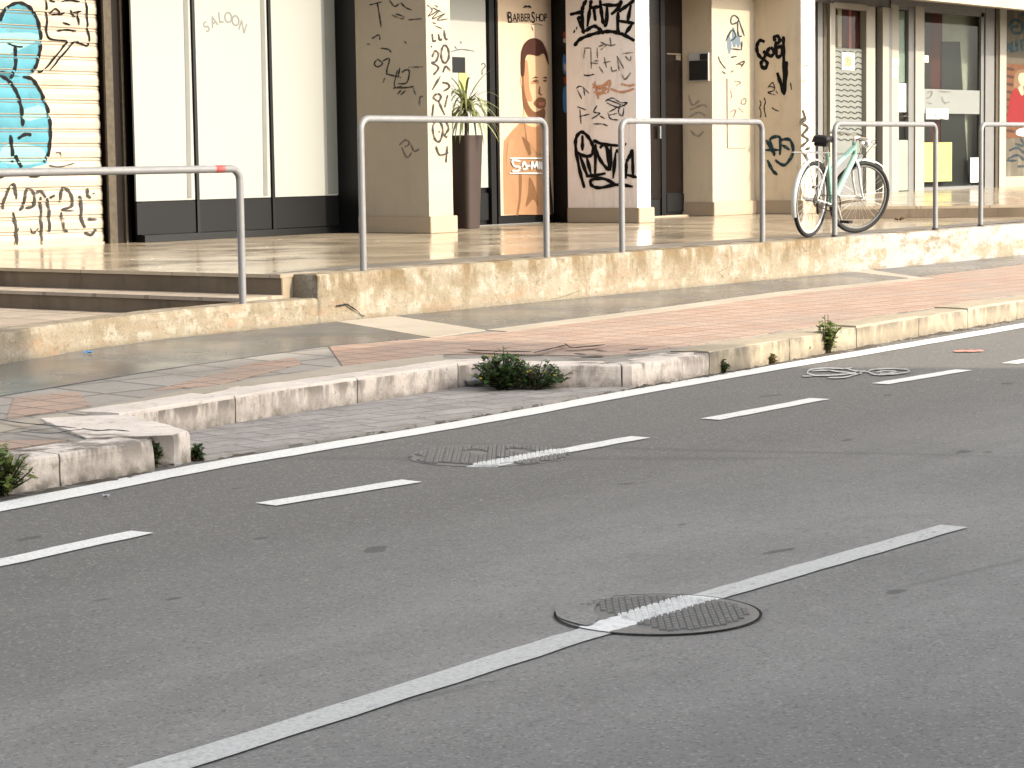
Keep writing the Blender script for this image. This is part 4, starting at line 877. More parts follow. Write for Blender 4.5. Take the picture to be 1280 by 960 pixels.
mull(1079, 1090, 'cream_frame', y0=-.05); mull(1091, 1094.5, 'brown'); mull(1095.5, 1103, 'cream_frame', y0=-.10); mull(1103.5, 1110.5, 'alu', y0=-.06)
bp('door_frame', M['cream_frame'], xr(1039), RYF-.05, gy(1058, 7, RYF).z-.05, xr(1079.5), RYF+.082, gy(1058, 7, RYF).z+.03)
# tall window with curtain above and a patterned film below
wz = gy(1058, 60, RYF).z
w1 = bp('window', M['film'], xr(1039.5), RYF+.02, FZ+.55, xr(1079), RYF+.035, wz)
bp('curtain', M['curtain'], xr(1039.5), RYF+.05, wz, xr(1079), RYF+.09, zt, parent=w1); bp('curtain', M['plinth'], xr(1051), RYF+.046, wz, xr(1056), RYF+.0495, zt, parent=w1); bp('curtain', M['redprint'], xr(1065), RYF+.046, wz, xr(1068), RYF+.0495, zt, parent=w1)
bp('pane', M['glass'], xr(1039.5), RYF+.038, wz+.001, xr(1079), RYF+.044, zt, parent=w1); bp('kick_panel', M['alu'], xr(1039.5), RYF+.0, FZ, xr(1079), RYF+.035, FZ+.54, parent=w1)
mk = Marks(lambda x, y: gy(x, y, RYF+.02), FY, (1000, 0, 6.4), .002)
for r in range(17):
    yy = 400+r*44; mk.stroke([(248, yy), (275, yy+14), (300, yy+6), (330, yy+20), (352, yy+8), (385, yy+22), (405, yy+10), (440, yy+26), (460, yy+12), (500, yy+28)], 8)
mk.build('wave_pattern', M['filmline'], w1)
a = gy(1053, 65, RYF); b = gy(1069, 88, RYF); nt = bp('notice', M['white2'], a.x, RYF+.010, b.z, b.x, RYF+.018, a.z, parent=w1)
a = gy(1057, 71, RYF); b = gy(1065, 83, RYF); bp('printed_block', M['orange'], a.x, RYF+.006, b.z, b.x, RYF+.009, a.z, parent=w1)
# glass doors
gd = bp('glass_door', M['glass'], xr(1111), RYF+.02, FZ+.03, xr(1229), RYF+.028, zt)
def gpart(name, mat, p0, y0_, p1, y1_, dy=0, th=.012):
    a = gy(p0, y0_, RYF); b = gy(p1, y1_, RYF); zb = gy((p0+p1)/2, y1_, RYF).z; zt_ = gy((p0+p1)/2, y0_, RYF).z
    return bp(name, M[mat], xr(p0), RYF+dy, zb, xr(p1), RYF+dy+th, zt_, parent=gd)
gpart('door_frame', 'cream_frame', 1111, 4, 1121, 244, -.03, .06); gpart('door_frame', 'alu', 1134, 10, 1140.5, 243, -.02, .06); gpart('door_frame', 'cream_frame', 1141, 8, 1152, 243, -.04, .06); gpart('door_frame', 'alu', 1229, 8, 1240, 240, -.03, .08)
gpart('door_frame', 'bronze', 1240.5, 8, 1243.5, 239, -.05, .08); gpart('door_frame', 'cream_frame', 1244, 8, 1252, 239, -.07, .09); gpart('door_frame', 'alu', 1225, 12, 1228.5, 240, -.01, .04)
gpart('door_frame', 'alu', 1111, 2, 1228, 11, -.035, .05); gpart('door_frame', 'alu', 1152.5, 233, 1224.5, 241, -.01, .03)
gpart('frosted_band', 'frosted', 1146, 112, 1224.5, 142, .006, .010)
gpart('white_panel', 'white2', 1121.5, 104, 1133.5, 140, .012, .006); gpart('pale_green_panel', 'mint_panel', 1121, 175, 1143, 238, -.012, .006); gpart('yellow_panel', 'yellow_panel', 1152, 178, 1189, 227, -.012, .006); gpart('white_sticker', 'white2', 1157, 136, 1185, 149, -.004, .006)
gpart('white_sticker', 'white2', 1111.5, 73, 1120.5, 82, -.04, .006); gpart('white_sticker', 'white2', 1112, 84, 1119, 98, -.04, .006); gpart('white_sticker', 'white2', 1213, 197, 1224, 228, .0, .006); gpart('white_sticker', 'white2', 1153, 69, 1161, 78, .008, .006)
gpart('film_panel', 'mint_panel', 1121.5, 14, 1133.5, 103, .035, .006)
mk = Marks(lambda x, y: gy(x, y, RYF-.004), FY, (1090, 0, 6.4), .004); mk.strokes(8, [[(440, 740), (480, 730), (470, 770), (430, 790)], [(440, 820), (480, 830)], [(560, 770), (580, 820), (620, 815)], [(530, 730), (630, 735)], [(480, 905), (540, 945), (600, 960)], [(230, 930), (320, 928)]]); mk.build('lettering', M['inkl'], gd)
# things inside the glass shop
def inside(name, mat, pts, Y, th=.05):
    mb = MB(); w = [gy(x, y, Y) for x, y in pts]; n = len(w)
    mb.add([tuple(p) for p in w]+[(p.x, p.y+th, p.z) for p in w], [tuple(range(n)), tuple(range(2*n-1, n-1, -1))]+[(i, (i+1) % n, n+(i+1) % n, n+i) for i in range(n)])
    return mb.build(name, M[mat])
def down(pts): return pts
o = inside('leaning_mirror', 'board', [(1177, 52), (1200, 52), (1211, 232), (1176, 233)], 15.70, .02); tag(o, 'tall dark board leaning behind the glass doors, narrower at its top', 'board')
o = inside('drape', 'curtain', [(1163, 8), (1178, 8), (1177, 233), (1163, 233)], 15.715, .02); tag(o, 'dark red hanging drape seen through the glass doors', 'curtain')
o = inside('shelf_unit', 'board', [(1152, 8), (1163, 8), (1163, 233), (1152, 233)], 15.715, .02); tag(o, 'dark shelving behind the left edge of the wide glass door', 'shelf')
# right end wall with its painted figure
rwall = bp('end_wall', M['endwall'], xr(1252), RYF-.02, FZ, 40, RYF+.12, 3.39); bp('plinth', M['plinth'], xr(1252), RYF-.045, FZ, 40, RYF-.021, FZ+.16, parent=rwall)
PE = lambda x, y: gy(x, y, RYF-.02); GE = (1090, 0, 6.4)
graf(PE, FY, GE, rwall, 'teal', 17, [[(1090, 220), (1110, 180), (1150, 160), (1200, 190), (1190, 260), (1130, 260), (1120, 220), (1170, 210)], [(1180, 130), (1230, 100)], [(1070, 330), (1080, 410)], [(1080, 340), (1110, 400), (1120, 330)], [(1150, 320), (1160, 410)], [(1100, 410), (1170, 405)], [(1190, 320), (1200, 410)], [(1180, 325), (1260, 320)], [(1240, 330), (1245, 410)], [(1055, 262), (1070, 268)]])
graf(PE, FY, (1130, 130, 5.647), rwall, 'tealdark', 14, [[(740, 330), (800, 310), (850, 350)], [(730, 390), (800, 360), (850, 400)], [(780, 280), (850, 300)], [(720, 400), (800, 400)], [(820, 240), (850, 290)], [(800, 440), (850, 440)]], .003)
poster2 = inside('wall_mural', 'brick_orange', [(1252.5, 79), (1330, 84), (1330, 169), (1252.5, 173)], RYF-.028, .006)
tag(poster2, 'orange striped panel with a blond figure in a red coat', 'poster')
def lay2(pts, mat, name, l): mk = Marks(lambda x, y: gy(x, y, RYF-.028), FY, (1090, 0, 6.4)); mk.fill(pts, True, lift=l); return mk.build(name, M[mat], poster2)
for i in range(9):
    y_ = 545+i*62; lay2([(1040, y_), (1090, y_-8), (1140, y_+6), (1130, y_+22), (1080, y_+14), (1042, y_+20)], 'brown_print', 'printed_stripe', .001)
lay2([(1100, 980), (1090, 880), (1110, 760), (1150, 700), (1230, 690), (1330, 720), (1350, 900), (1340, 990)], 'red_paint', 'printed_coat', .002)
lay2([(1130, 720), (1140, 600), (1175, 560), (1240, 560), (1260, 640), (1250, 740), (1200, 760), (1150, 700)], 'blond', 'printed_hair', .003); lay2([(1170, 640), (1180, 590), (1220, 590), (1225, 660), (1200, 690)], 'skin', 'printed_face', .004)
lay2([(1170, 700), (1200, 690), (1210, 750), (1190, 760)], 'skin', 'printed_hand', .005); lay2([(1160, 1040), (1240, 1020), (1330, 1040), (1330, 1090), (1170, 1085)], 'white2', 'printed_skirt', .002)
# bright fascia / canopy over the glass shop
fa = bp('fascia', M['plaster_pale'], 27.70, 14.40, 2.755, 42, 14.55, 3.398); bp('fascia', M['plaster_pale'], 27.70, 14.551, 3.0, 42, 15.58, 3.397)
# twigs standing by the end wall
# ------------------------------------------------------------------ planter
pc = gy(584, 284, 15.28)
plx, ply = pc.x, 15.28
pp = empty('potted_yucca', (plx, ply, 0)); tag(pp, 'spiky yucla'.replace('yucla', 'yucca')+' in a tall tapered brown planter beside the first pillar', 'potted plant')
q = MB()
def frus(mb, w0, w1, z0, z1, n=28, e=4):
    def ringp(w, z): 
        return [(w*math.copysign(abs(math.cos(t))**(2/e), math.cos(t)), w*math.copysign(abs(math.sin(t))**(2/e), math.sin(t)), z) for t in [2*math.pi*i/n for i in range(n)]]
    a, b = ringp(w0, z0), ringp(w1, z1); mb.add(a+b, [(i, (i+1) % n, n+(i+1) % n, n+i) for i in range(n)], True); return a, b
a0, _ = frus(q, .112, .148, .004, .94); _, b1 = frus(q, .148, .150, .94, .985); c0, _ = frus(q, .150, .132, .985, .984); frus(q, .132, .128, .984, .93)
q.add(a0, [list(range(28))]); q.build('planter', M['pot'], pp, fix=False)
q = MB(); q.add([(.128*math.cos(t), .128*math.sin(t), .945) for t in [2*math.pi*i/20 for i in range(20)]], [list(range(20))]); q.build('soil', M['soil'], pp)
q = MB(); q.tube([(0, 0, .93), (.01, 0, 1.06), (.0, .0, 1.18), (.012, 0, 1.30)], [.018, .016, .017, .022], 8); q.build('stem', M['bark'], pp)
def blade(mb, base, az, el, L_, w, droop, n=9):
    p = Vector(base); d = Vector((math.cos(az)*math.cos(el), math.sin(az)*math.cos(el), math.sin(el))); side = Vector((-math.sin(az), math.cos(az), 0)); vs = []
    for i in range(n+1):
        t = i/n; ww = w*(.5+1.2*t if t < .35 else 1-.0*t)*(1-t**3)
        up_ = d.cross(side)
        vs += [p+side*ww*.5+up_*ww*.12, p-side*ww*.5+up_*ww*.12]
        p = p+d*(L_/n); d = (d+Vector((0, 0, -droop/n*(1+t)))).normalized()
    mb.add(vs, [(2*i, 2*i+1, 2*i+3, 2*i+2) for i in range(n)], True)
q = MB()
for i in range(95):
    az = random.random()*6.283; el = rad(random.uniform(-30, 68)); blade(q, (random.uniform(-.015, .015), random.uniform(-.015, .015), random.uniform(1.22, 1.33)), az, el, random.uniform(.36, .60), random.uniform(.022, .036), random.uniform(.7, 2.6))
q.build('leaves', M['yucca'], pp, fix=False)

# ------------------------------------------------------------------ bicycle
c0 = gz(1011, 300, 0)
HEAD = rad(5.0)
bk = empty('bicycle', (17.74, 10.25, .002)); bk.rotation_euler = (rad(4.5), 0, HEAD)
tag(bk, 'white and mint city bicycle with black saddle leaning on the fourth handrail', 'bicycle')
WR = .335; WB = 1.02
def wheel(name, parent, c, rim='rim'):
    w = MB(); w.ring(c, (0, 1, 0), WR-.044, .012, 44, 8); o = w.build(name, M[rim], parent)
    t = MB(); t.ring(c, (0, 1, 0), WR-.020, .020, 48, 10); t.build('tyre', M['tyre'], o)
    h = MB(); h.tube([Vector(c)+Vector((0, -.05, 0)), Vector(c)+Vector((0, .05, 0))], .018, 10); h.build('hub', M['chrome'], o)
    s_ = MB()
    for i in range(28):
        a = 2*math.pi*i/28; sg = 1 if i % 2 else -1
        p = Vector(c)+Vector((math.cos(a), 0, math.sin(a)))*(WR-.04); b_ = Vector(c)+Vector((math.cos(a+sg*.9)*.018, sg*.03, math.sin(a+sg*.9)*.018)); s_.tube([b_, p], .0013, 4, False)
    s_.build('spokes', M['chrome'], o)
    return o
wheel('wheel', bk, (0, 0, WR))
BB = Vector((.44, 0, .28)); ST = Vector((.28, 0, .74)); HT = Vector((.84, 0, .84)); HB = Vector((.885, 0, .69)); RH = Vector((0, 0, WR))
q = MB()
q.tube([BB, ST], .019); q.tube([HB-(HB-HT)*.15, BB], .027); q.tube([HT+(HB-HT)*.3, BB+(ST-BB)*.62], .024); q.tube([HT, HB], .02)
q.build('frame', M['mint'], bk)
q = MB()
for s_ in (-1, 1):
    q.tube([RH+Vector((0, s_*.06, 0)), BB+Vector((-.03, s_*.03, 0))], .009); q.tube([RH+Vector((0, s_*.06, 0)), ST+Vector((-.01, s_*.025, -.06))], .0085)
q.tube([BB+Vector((0, -.045, 0)), BB+Vector((0, .045, 0))], .022); q.build('stays', M['bikewhite'], bk)
q = MB(); q.tube([ST, ST+Vector((-.045, 0, .11))], .0125); q.build('seat_post', M['chrome'], bk)
# saddle
bm = bmesh.new(); S0 = ST+Vector((-.055, 0, .13)); prof = [(-.13, .075, -.01), (-.10, .085, .008), (-.03, .075, .006), (.05, .035, .002), (.13, .018, -.002), (.15, .006, -.012)]
rows = []
for x, w, z in prof:
    rows.append([bm.verts.new(S0+Vector((x, w*math.sin(t), z+.022*math.cos(t)-(.03 if abs(t) > 1.4 else 0)))) for t in (-1.57, -1.0, -.5, 0, .5, 1.0, 1.57)])
for a, b in zip(rows, rows[1:]):
    for i in range(6): bm.faces.new((a[i], b[i], b[i+1], a[i+1])).smooth = True
    bm.faces.new((a[6], b[6], b[0], a[0]))
bm.faces.new(rows[0]); bm.faces.new(rows[-1][::-1]); bmesh.ops.recalc_face_normals(bm, faces=bm.faces); me = bpy.data.meshes.new('saddle'); bm.to_mesh(me); bm.free(); me.materials.append(M['seatblack'])
sd = bpy.data.objects.new('saddle', me); COL.objects.link(sd); sd.parent = bk
q = MB(); q.tube([S0+Vector((-.09, -.06, -.05)), S0+Vector((-.09, .06, -.05))], .022, 8); q.tube([S0+Vector((-.08, 0, -.03)), S0+Vector((-.03, 0, -.07))], .014, 6); q.build('saddle_springs', M['seatblack'], sd)
# rear rack and mudguard
q = MB()
for s_ in (-1, 1):
    q.tube([Vector((-.33, s_*.055, .745)), Vector((.22, s_*.055, .745)), Vector((.27, s_*.02, .70))], .005, 6); q.tube([Vector((-.28, s_*.055, .745)), Vector((-.01, s_*.07, WR))], .0045, 6); q.tube([Vector((-.02, s_*.055, .745)), Vector((.0, s_*.07, WR))], .0045, 6)
for x in (-.33, -.2, -.05, .1, .2): q.tube([Vector((x, -.055, .745)), Vector((x, .055, .745))], .0045, 6)
q.build('rear_rack', M['chrome'], bk)
def guard(a0, a1, c, r, w, name, mat, parent):
    mb = MB(); n = 18; vs = []
    for i in range(n+1):
        a = a0+(a1-a0)*i/n
        for u, dr in ((-1, -.012), (-.5, 0), (.5, 0), (1, -.012)): vs.append(Vector(c)+Vector((math.cos(a)*(r+dr), u*w/2, math.sin(a)*(r+dr))))
    mb.add(vs, [(i*4+k, (i+1)*4+k, (i+1)*4+k+1, i*4+k+1) for i in range(n) for k in range(3)], True); return mb.build(name, mat, parent, fix=False)
guard(rad(35), rad(205), (0, 0, WR), WR+.022, .048, 'mudguard', M['bikewhite'], bk)
# drive train on the right (street) side
q = MB(); q.ring(BB+Vector((0, -.05, 0)), (0, 1, 0), .085, .006, 28, 6)
for i in range(5): a = i*1.2566; q.tube([BB+Vector((0, -.05, 0)), BB+Vector((math.cos(a)*.083, -.05, math.sin(a)*.083))], .006, 5)
q.build('chainring', M['seatblack'], bk)
q = MB(); q.tube([BB+Vector((0, -.05, .084)), RH+Vector((0, -.05, .04))], .005, 5); q.tube([BB+Vector((0, -.05, -.084)), RH+Vector((0, -.05, -.04))], .005, 5)
for r_ in (.028, .04, .052, .062): q.ring(RH+Vector((0, -.05+(.045-r_)*.4, 0)), (0, 1, 0), r_, .004, 18, 5)
q.tube([RH+Vector((.01, -.06, -.03)), RH+Vector((.03, -.06, -.11)), RH+Vector((.05, -.055, -.12))], .012, 6); q.build('chain', M['seatblack'], bk)
for s_, a in ((-1, rad(-60)), (1, rad(120))):
    e = BB+Vector((math.cos(a)*.17, s_*.075, math.sin(a)*.17)); q = MB(); q.tube([BB+Vector((0, s_*.06, 0)), e], [.012, .009], 8); cr = q.build('crank', M['chrome'], bk)
    q = MB(); q.box(e.x-.045, min(e.y, e.y+s_*.09), e.z-.012, e.x+.045, max(e.y, e.y+s_*.09), e.z+.012); q.build('pedal', M['seatblack'], cr, bevel=.004)
q = MB(); q.tube([Vector((.43, .05, .26)), Vector((.40, .10, .03)), Vector((.39, .11, .015))], .008, 6); q.build('kickstand', M['chrome'], bk)
# steering assembly, turned about the head tube
axis = (HT-HB).normalized(); STEER = Matrix.Translation(HB) @ Matrix.Rotation(rad(-30), 4, axis) @ Matrix.Translation(-HB)
fh = Vector((WB, 0, WR)); crown = HB+(HB-HT)*.22
q = MB()
for s_ in (-1, 1): q.tube([crown+Vector((0, s_*.03, 0)), crown+Vector((.02, s_*.052, -.06)), crown.lerp(fh, .55)+Vector((-.012, s_*.055, 0)), fh+Vector((0, s_*.055, 0))], [.014, .014, .012, .009], 8)
q.tube([crown+Vector((0, -.035, 0)), crown+Vector((0, .035, 0))], .015, 8); q.tube([HB, crown], .016)
fk = q.build('fork', M['bikewhite'], bk)
fwheel = wheel('wheel', bk, tuple(fh), 'darkrim'); fg = guard(rad(55), rad(125), tuple(fh), WR+.022, .046, 'mudguard', M['bikewhite'], bk)
stem_top = HT+axis*.035
q = MB(); q.tube([HT, stem_top], .0125); q.tube([stem_top, stem_top+Vector((.06, 0, .005))], .013); B0 = stem_top+Vector((.06, 0, .005))
q.tube([B0+Vector((-.10, -.25, .0)), B0+Vector((-.05, -.21, .012)), B0+Vector((0, -.12, .01)), B0, B0+Vector((0, .12, .01)), B0+Vector((-.05, .21, .012)), B0+Vector((-.10, .25, .0))], .0115, 8); hb = q.build('handlebar', M['chrome'], bk)
grs = []
for s_ in (-1, 1):
    g = MB(); g.tube([B0+Vector((-.13, s_*.275, -.006)), B0+Vector((-.055, s_*.215, .011))], .02, 10); grs.append(g.build('grip', M['grip'], hb))
    g = MB(); g.tube([B0+Vector((-.03, s_*.19, .005)), B0+Vector((.01, s_*.24, -.015)), B0+Vector((-.06, s_*.31, -.03))], .006, 6); grs.append(g.build('brake_lever', M['chrome'], hb))
    g = MB(); g.tube([B0+Vector((-.02, s_*.19, .0)), B0+Vector((.09, s_*.15, .02)), B0+Vector((.08, s_*.05, -.12)), crown+Vector((.03, s_*.02, -.02))], .003, 5); grs.append(g.build('brake_cable', M['seatblack'], hb))
g = MB(); g.tube([B0+Vector((.03, 0, -.05)), B0+Vector((.10, 0, -.055))], [.022, .034], 12); grs.append(g.build('headlamp', M['chrome'], hb))
for o in [fk, fwheel, fg, hb] + list(fwheel.children) + grs: o.data.transform(STEER)

# ------------------------------------------------------------------ manhole covers
def manhole(name, cx, cy, R_, label, paint_line, rot, bars=True, buried=0):
    root = empty(name, (cx, cy, ROAD)); tag(root, label, 'manhole cover')
    m = NT('manhole_iron')
    x, y, z = m.xyz(); n = m.noise(26, 5, .7)
    c = m.mix(n, (.125, .117, .102), (.195, .183, .16))
    c = m.mix(m.ramp(m.noise(70, 3, .7), (.5, 0), (.7, .6)), c, (.28, .262, .235))
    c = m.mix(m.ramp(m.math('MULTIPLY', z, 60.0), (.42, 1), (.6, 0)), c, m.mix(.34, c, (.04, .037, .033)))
    # road paint rolled straight over the lid
    off = m.math('ABSOLUTE', m.math('SUBTRACT', m.math('ADD', y, m.math('MULTIPLY', m.noise(30, 3), .02)), paint_line+.01))
    pf = m.math('MULTIPLY', m.math('LESS_THAN', off, .052), m.ramp(n, (.32, .55), (.5, 1)))
    c = m.mix(pf, c, (.60, .585, .54))
    m.bump(n, .4, .004); m.fin(c, .62, spec=.4)
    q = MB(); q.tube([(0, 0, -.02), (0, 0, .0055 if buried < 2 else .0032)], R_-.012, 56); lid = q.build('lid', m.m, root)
    # raised tread bars, cast in short lengths
    q = MB(); p = .036
    ca, sa = math.cos(rot), math.sin(rot)
    for i in range(-11, 12):
        for j in range(-18, 19):
            for k in (0, 1):
                u = (i+.5*k)*p*1.0; v = (j+.5*k)*p*.62
                px_, py_ = u*ca-v*sa, u*sa+v*ca
                if math.hypot(px_, py_) > R_-(.045 if buried < 2 else .02): continue
                if buried == 1 and (px_*.75-py_*.35) < -.10+.05*mnoise.noise(Vector((px_*9, py_*9, 0))): continue
                if buried == 2 and mnoise.noise(Vector((px_*8, py_*8, 4))) > .22: continue
                aa = rot+(.15 if k else -.15); hx, hy = .0085, .0062
                cc, ss = math.cos(aa), math.sin(aa)
                def tp(a_, b_, zz): return (px_+a_*cc-b_*ss, py_+a_*ss+b_*cc, zz)
                q.add([tp(-hx, -hy, .005), tp(hx, -hy, .005), tp(hx, hy, .005), tp(-hx, hy, .005), tp(-hx*.7, -hy*.6, .0115), tp(hx*.7, -hy*.6, .0115), tp(hx*.7, hy*.6, .0115), tp(-hx*.7, hy*.6, .0115)],
                      [(4, 5, 6, 7), (0, 1, 5, 4), (1, 2, 6, 5), (2, 3, 7, 6), (3, 0, 4, 7)])
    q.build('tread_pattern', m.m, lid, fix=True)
    q = MB(); n_ = 60; vs = []
    for r_, z_ in ((R_-.012, .0045), (R_-.004, .0052)):
        vs += [(r_*math.cos(2*math.pi*i/n_), r_*math.sin(2*math.pi*i/n_), z_) for i in range(n_)]
    q.add(vs, [(i, (i+1) % n_, n_+(i+1) % n_, n_+i) for i in range(n_)]); buried < 2 and q.build('seat_gap', M['gap'], root)
    return root, lid
cA = gz(822, 769, ROAD)
ra, la = manhole('manhole_cover', cA.x, cA.y, .283, 'round cast iron cover crossed by the white centre line, nearest the camera', 3.418-cA.y, rad(-53), buried=1)
# asphalt smeared over the left part of the near cover
mk = Marks(lambda x, y: gz(x, y, ROAD), (0, 0, 1), (670, 720, 4.129), lift=.0085)
mk.fill([(110, 170), (200, 120), (330, 108), (400, 118), (330, 150), (300, 190), (320, 235), (270, 270), (180, 252), (110, 222)]); sm = mk.build('asphalt_smear', M['asphalt'], ra); sm.matrix_parent_inverse = Matrix.Translation((-cA.x, -cA.y, -ROAD))
cB = gz(612, 570.5, ROAD)
rb, lb = manhole('manhole_cover', cB.x, cB.y, .345, 'farther worn iron cover half sunk in the asphalt under the dashed cycle lane line', 5.655-cB.y, rad(-53), buried=2)

# ------------------------------------------------------------------ weeds and litter
def weed(name, loc, label, stems, h, spread, leaf, mat, flowers=0, flat=False, lean=(0, 0)):
    root = empty(name, loc); sm_ = MB(); lm = MB(); fm = MB()
    for i in range(stems):
        a = random.random()*6.283; r_ = spread*math.sqrt(random.random()); hh = h*random.uniform(.45, 1)*(1-.45*(r_/spread if spread else 0))
        p0 = Vector((random.uniform(-.02, .02), random.uniform(-.02, .02), 0)); p1 = Vector((math.cos(a)*r_*.6+lean[0]*.5, math.sin(a)*r_*.6+lean[1]*.5, hh*.6)); p2 = Vector((math.cos(a)*r_+lean[0], math.sin(a)*r_+lean[1], hh))
        sm_.tube([p0, p1, p2], [.0035, .0028, .0015], 5, False)
        for k in range(random.randint(7, 12)):
            t = random.uniform(.15, 1); b_ = p0.lerp(p1, t*2) if t < .5 else p1.lerp(p2, t*2-1)
            az = random.random()*6.283; el = random.uniform(-.3, .9); L_ = leaf*random.uniform(.6, 1.3); w = L_*random.uniform(.4, .75)
            d = Vector((math.cos(az)*math.cos(el), math.sin(az)*math.cos(el), math.sin(el))); s_ = Vector((-math.sin(az), math.cos(az), random.uniform(-.3, .3)))*w*.5
            lm.add([b_, b_+d*L_*.45+s_, b_+d*L_+Vector((0, 0, -L_*.15)), b_+d*L_*.45-s_], [(0, 1, 2, 3)])
        if i < flowers:
            for _ in range(5): 
                a2 = random.random()*6.283; e = p2+Vector((math.cos(a2), math.sin(a2), .3))*.012; fm.add([p2, e+Vector((.005, 0, .004)), e+Vector((0, .006, 0)), p2+Vector((0, .004, .006))], [(0, 1, 2, 3)])
    sm_.build('stems', M['bark'], root); lm.build('leaves', M[mat], root, fix=False)
    if flowers: fm.build('flowers', M['yellow'], root, fix=False)
    tag(root, label, 'weed'); return root
G_ = 'weeds rooted along the kerb'
tag(weed('weed', (*gz(630, 487, ROAD+.012).xy, ROAD+.01), 'bushy dark green weed with small yellow flowers in the corner of the paved bay', 105, .245, .175, .046, 'weed', 16), group=G_)
w = weed('weed', (*gz(668, 487, ROAD+.012).xy, ROAD+.01), 'sprawling dark green weed at the right foot of the flowering bush', 34, .17, .15, .04, 'weed', 4, lean=(.06, -.03)); tag(w, group=G_)
c = gz(14, 620, ROAD); tag(weed('weed', (c.x-.02, c.y+.03, ROAD), 'leafy bright green weed growing by the kerb at the left picture edge', 48, .23, .15, .05, 'weedlight', 4), group=G_)
c = gz(1034, 442, ROAD); tag(weed('weed', (c.x, c.y+.0, ROAD+.005), 'tall feathery upright weed against the sunlit kerb', 30, .30, .075, .040, 'weedlight', 0, lean=(.0, 0)), group=G_)
for px, py, s_, nm in ((903, 466, .10, 'small dark weed tuft where the sunlit kerb begins'), (965, 455, .07, 'short yellowish weed tuft at the sunlit kerb'), (213, 580, .15, 'green tuft filling the gap at the end of the kerb nose'), (246, 576, .09, 'small weed in the bay corner beside the kerb nose'), (1004, 446, .10, 'thin pale weed just left of the tall feathery weed')):
    c = gz(px, py, ROAD) if px != 213 else Vector((6.49, 6.80, ROAD)); tag(weed('weed', (c.x, c.y, ROAD+.003), nm, 22 if s_ < .15 else 60, s_, s_*.42 if s_ < .15 else .05, .024, 'weed' if px in (213, 246, 903) else 'dryweed'), group=G_)
def scrap(name, px, py, z, sx, sy, mat, label, cat='litter', h=.012):
    c = gz(px, py, z); mb = MB(); n = 6; vs = []
    for i in range(n+1):
        for j in range(n+1):
            u, v = i/n-.5, j/n-.5; vs.append((u*sx, v*sy*(1-.5*abs(u)), .003+h*max(0, .5+mnoise.noise(Vector((u*4+px, v*4, .3))))))
    mb.add(vs, [(i*(n+1)+j, (i+1)*(n+1)+j, (i+1)*(n+1)+j+1, i*(n+1)+j+1) for i in range(n) for j in range(n)], True)
    o = mb.build(name, M[mat], fix=False); o.location = c; o.rotation_euler.z = random.uniform(-1.2, -.6); tag(o, label, cat)
scrap('paper_scrap', 597, 483, ROAD+.013, .13, .07, 'white2', 'crumpled white paper at the left foot of the flowering weed', h=.05)
scrap('paper_scrap', 634, 487, ROAD+.013, .06, .04, 'white2', 'small white scrap in front of the flowering weed', h=.02)
scrap('paper_scrap', 218, 582, ROAD+.003, .04, .03, 'white2', 'tiny white scrap at the tip of the kerb nose')
scrap('litter_strip', 1211, 440, ROAD+.002, .17, .07, 'litter_red', 'pink flattened wrapper lying in the cycle lane')
scrap('dry_leaf', 1124, 276, .002, .10, .08, 'blond', 'curled tan leaf on the walkway right of the bicycle', 'leaf', .04)
scrap('bottle_cap', 110, 442, -.318, .05, .04, 'blue', 'small blue plastic scrap at the foot of the ramp kerb')
scrap('paper_scrap', 133, 622, ROAD+.002, .03, .02, 'white2', 'tiny pale scrap on the road below the left end of the edge line')

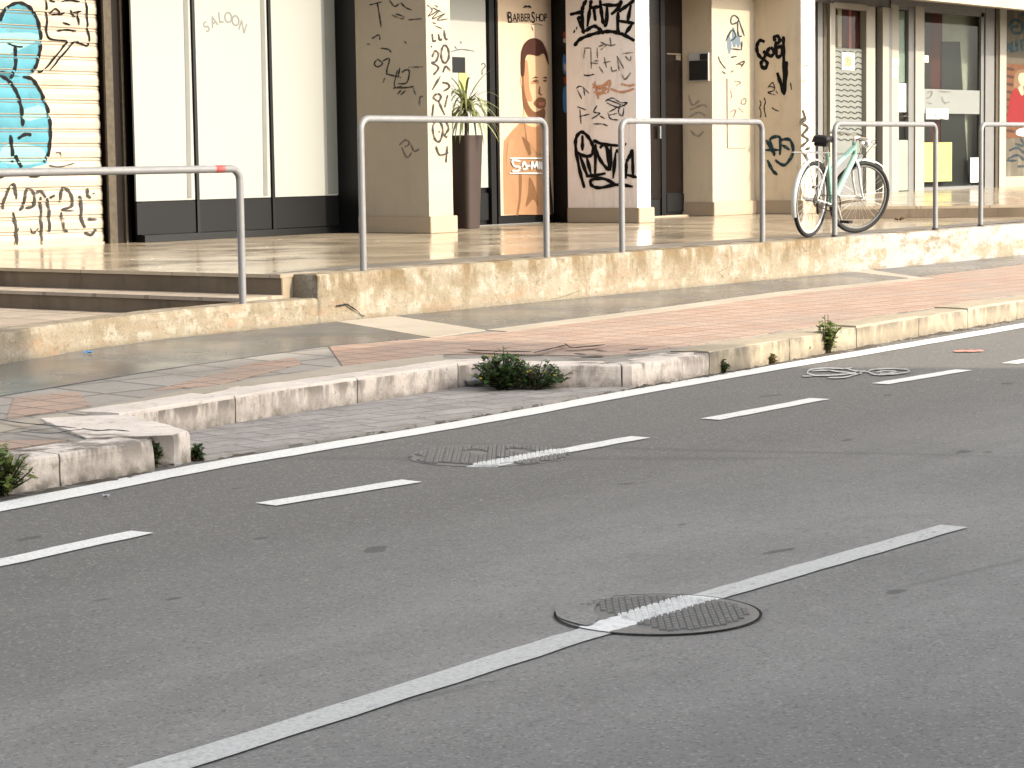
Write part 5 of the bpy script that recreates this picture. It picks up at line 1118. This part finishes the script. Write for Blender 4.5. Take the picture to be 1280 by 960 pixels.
# ------------------------------------------------------------------ apartment block across the street, whose shade lies on the road
ap = empty('apartment_block', (0, -10, ROAD)); tag(ap, 'flat roofed apartment block across the street, behind the viewer, shading the road', 'building')
SUN_EL, SUN_AZ = rad(26), (.16, -.987)
corner = Vector((10.54, 8.72, -.34)); tt = (corner.y+6.2)/.987
hx = corner.x+.16*tt; hz = corner.z+tt*math.tan(SUN_EL)
q = MB(); q.prism([(-40, -10), (hx+.487*13.8, -10), (hx, 3.8), (-40, 3.8)], 0, hz-ROAD); q.build('wall', M['apartment'], ap)
for fl in range(3):
    for k in range(12):
        x = hx-2.6-k*3.2; f_ = boxobj('window', M['opp_glass'], ap, x-.6, 3.803, 1.2+fl*3, x+.6, 3.83, 2.6+fl*3)
boxobj('distant_block', M['apartment'], None, -60, -40, -.5, -42, 20, 7); bpy.data.objects['distant_block'].name = 'street_end_house'
tag(bpy.data.objects['street_end_house'], 'plain rendered house closing the street far to the left, out of frame', 'building')

# ------------------------------------------------------------------ light, sky, camera
sun = bpy.data.lights.new('sun', 'SUN'); so = bpy.data.objects.new('sun', sun); COL.objects.link(so)
sun.energy = 2.0; sun.angle = rad(.6); sun.color = (1.0, .90, .74)
tosun = Vector((.16*math.cos(SUN_EL), -.987*math.cos(SUN_EL), math.sin(SUN_EL))); so.rotation_euler = tosun.to_track_quat('Z', 'Y').to_euler(); so.location = (5, -5, 15)
wd = bpy.data.worlds.new('World'); scene.world = wd; wd.use_nodes = True; nt = wd.node_tree
sk = nt.nodes.new('ShaderNodeTexSky'); sk.sky_type = 'NISHITA'; sk.sun_disc = False; sk.sun_elevation = SUN_EL; sk.sun_rotation = math.atan2(.16, -.987)
sk.air_density = 1.0; sk.dust_density = 3.0; sk.ozone_density = 1.0
bg = nt.nodes['Background']; hs = nt.nodes.new('ShaderNodeHueSaturation'); hs.inputs['Saturation'].default_value = .45; nt.links.new(sk.outputs[0], hs.inputs['Color']); nt.links.new(hs.outputs[0], bg.inputs[0]); bg.inputs[1].default_value = .15
cd = bpy.data.cameras.new('camera'); co = bpy.data.objects.new('camera', cd); COL.objects.link(co)
cd.sensor_width = 36; cd.sensor_fit = 'HORIZONTAL'; cd.lens = F*36/1280; cd.clip_start = .1; cd.clip_end = 2000
mt = Matrix.Identity(4)
for i in range(3): mt[i][0] = RT[i]; mt[i][1] = UP[i]; mt[i][2] = -FW[i]; mt[i][3] = CAM[i]
co.matrix_world = mt; scene.camera = co
vs_ = scene.view_settings; scene.display_settings.display_device = 'sRGB'; vs_.view_transform = 'Standard'; vs_.look = 'None'; vs_.gamma = 1.0; vs_.use_curve_mapping = False
vs_.exposure = 2.0
scene.cycles.max_bounces = 8; scene.cycles.transparent_max_bounces = 8
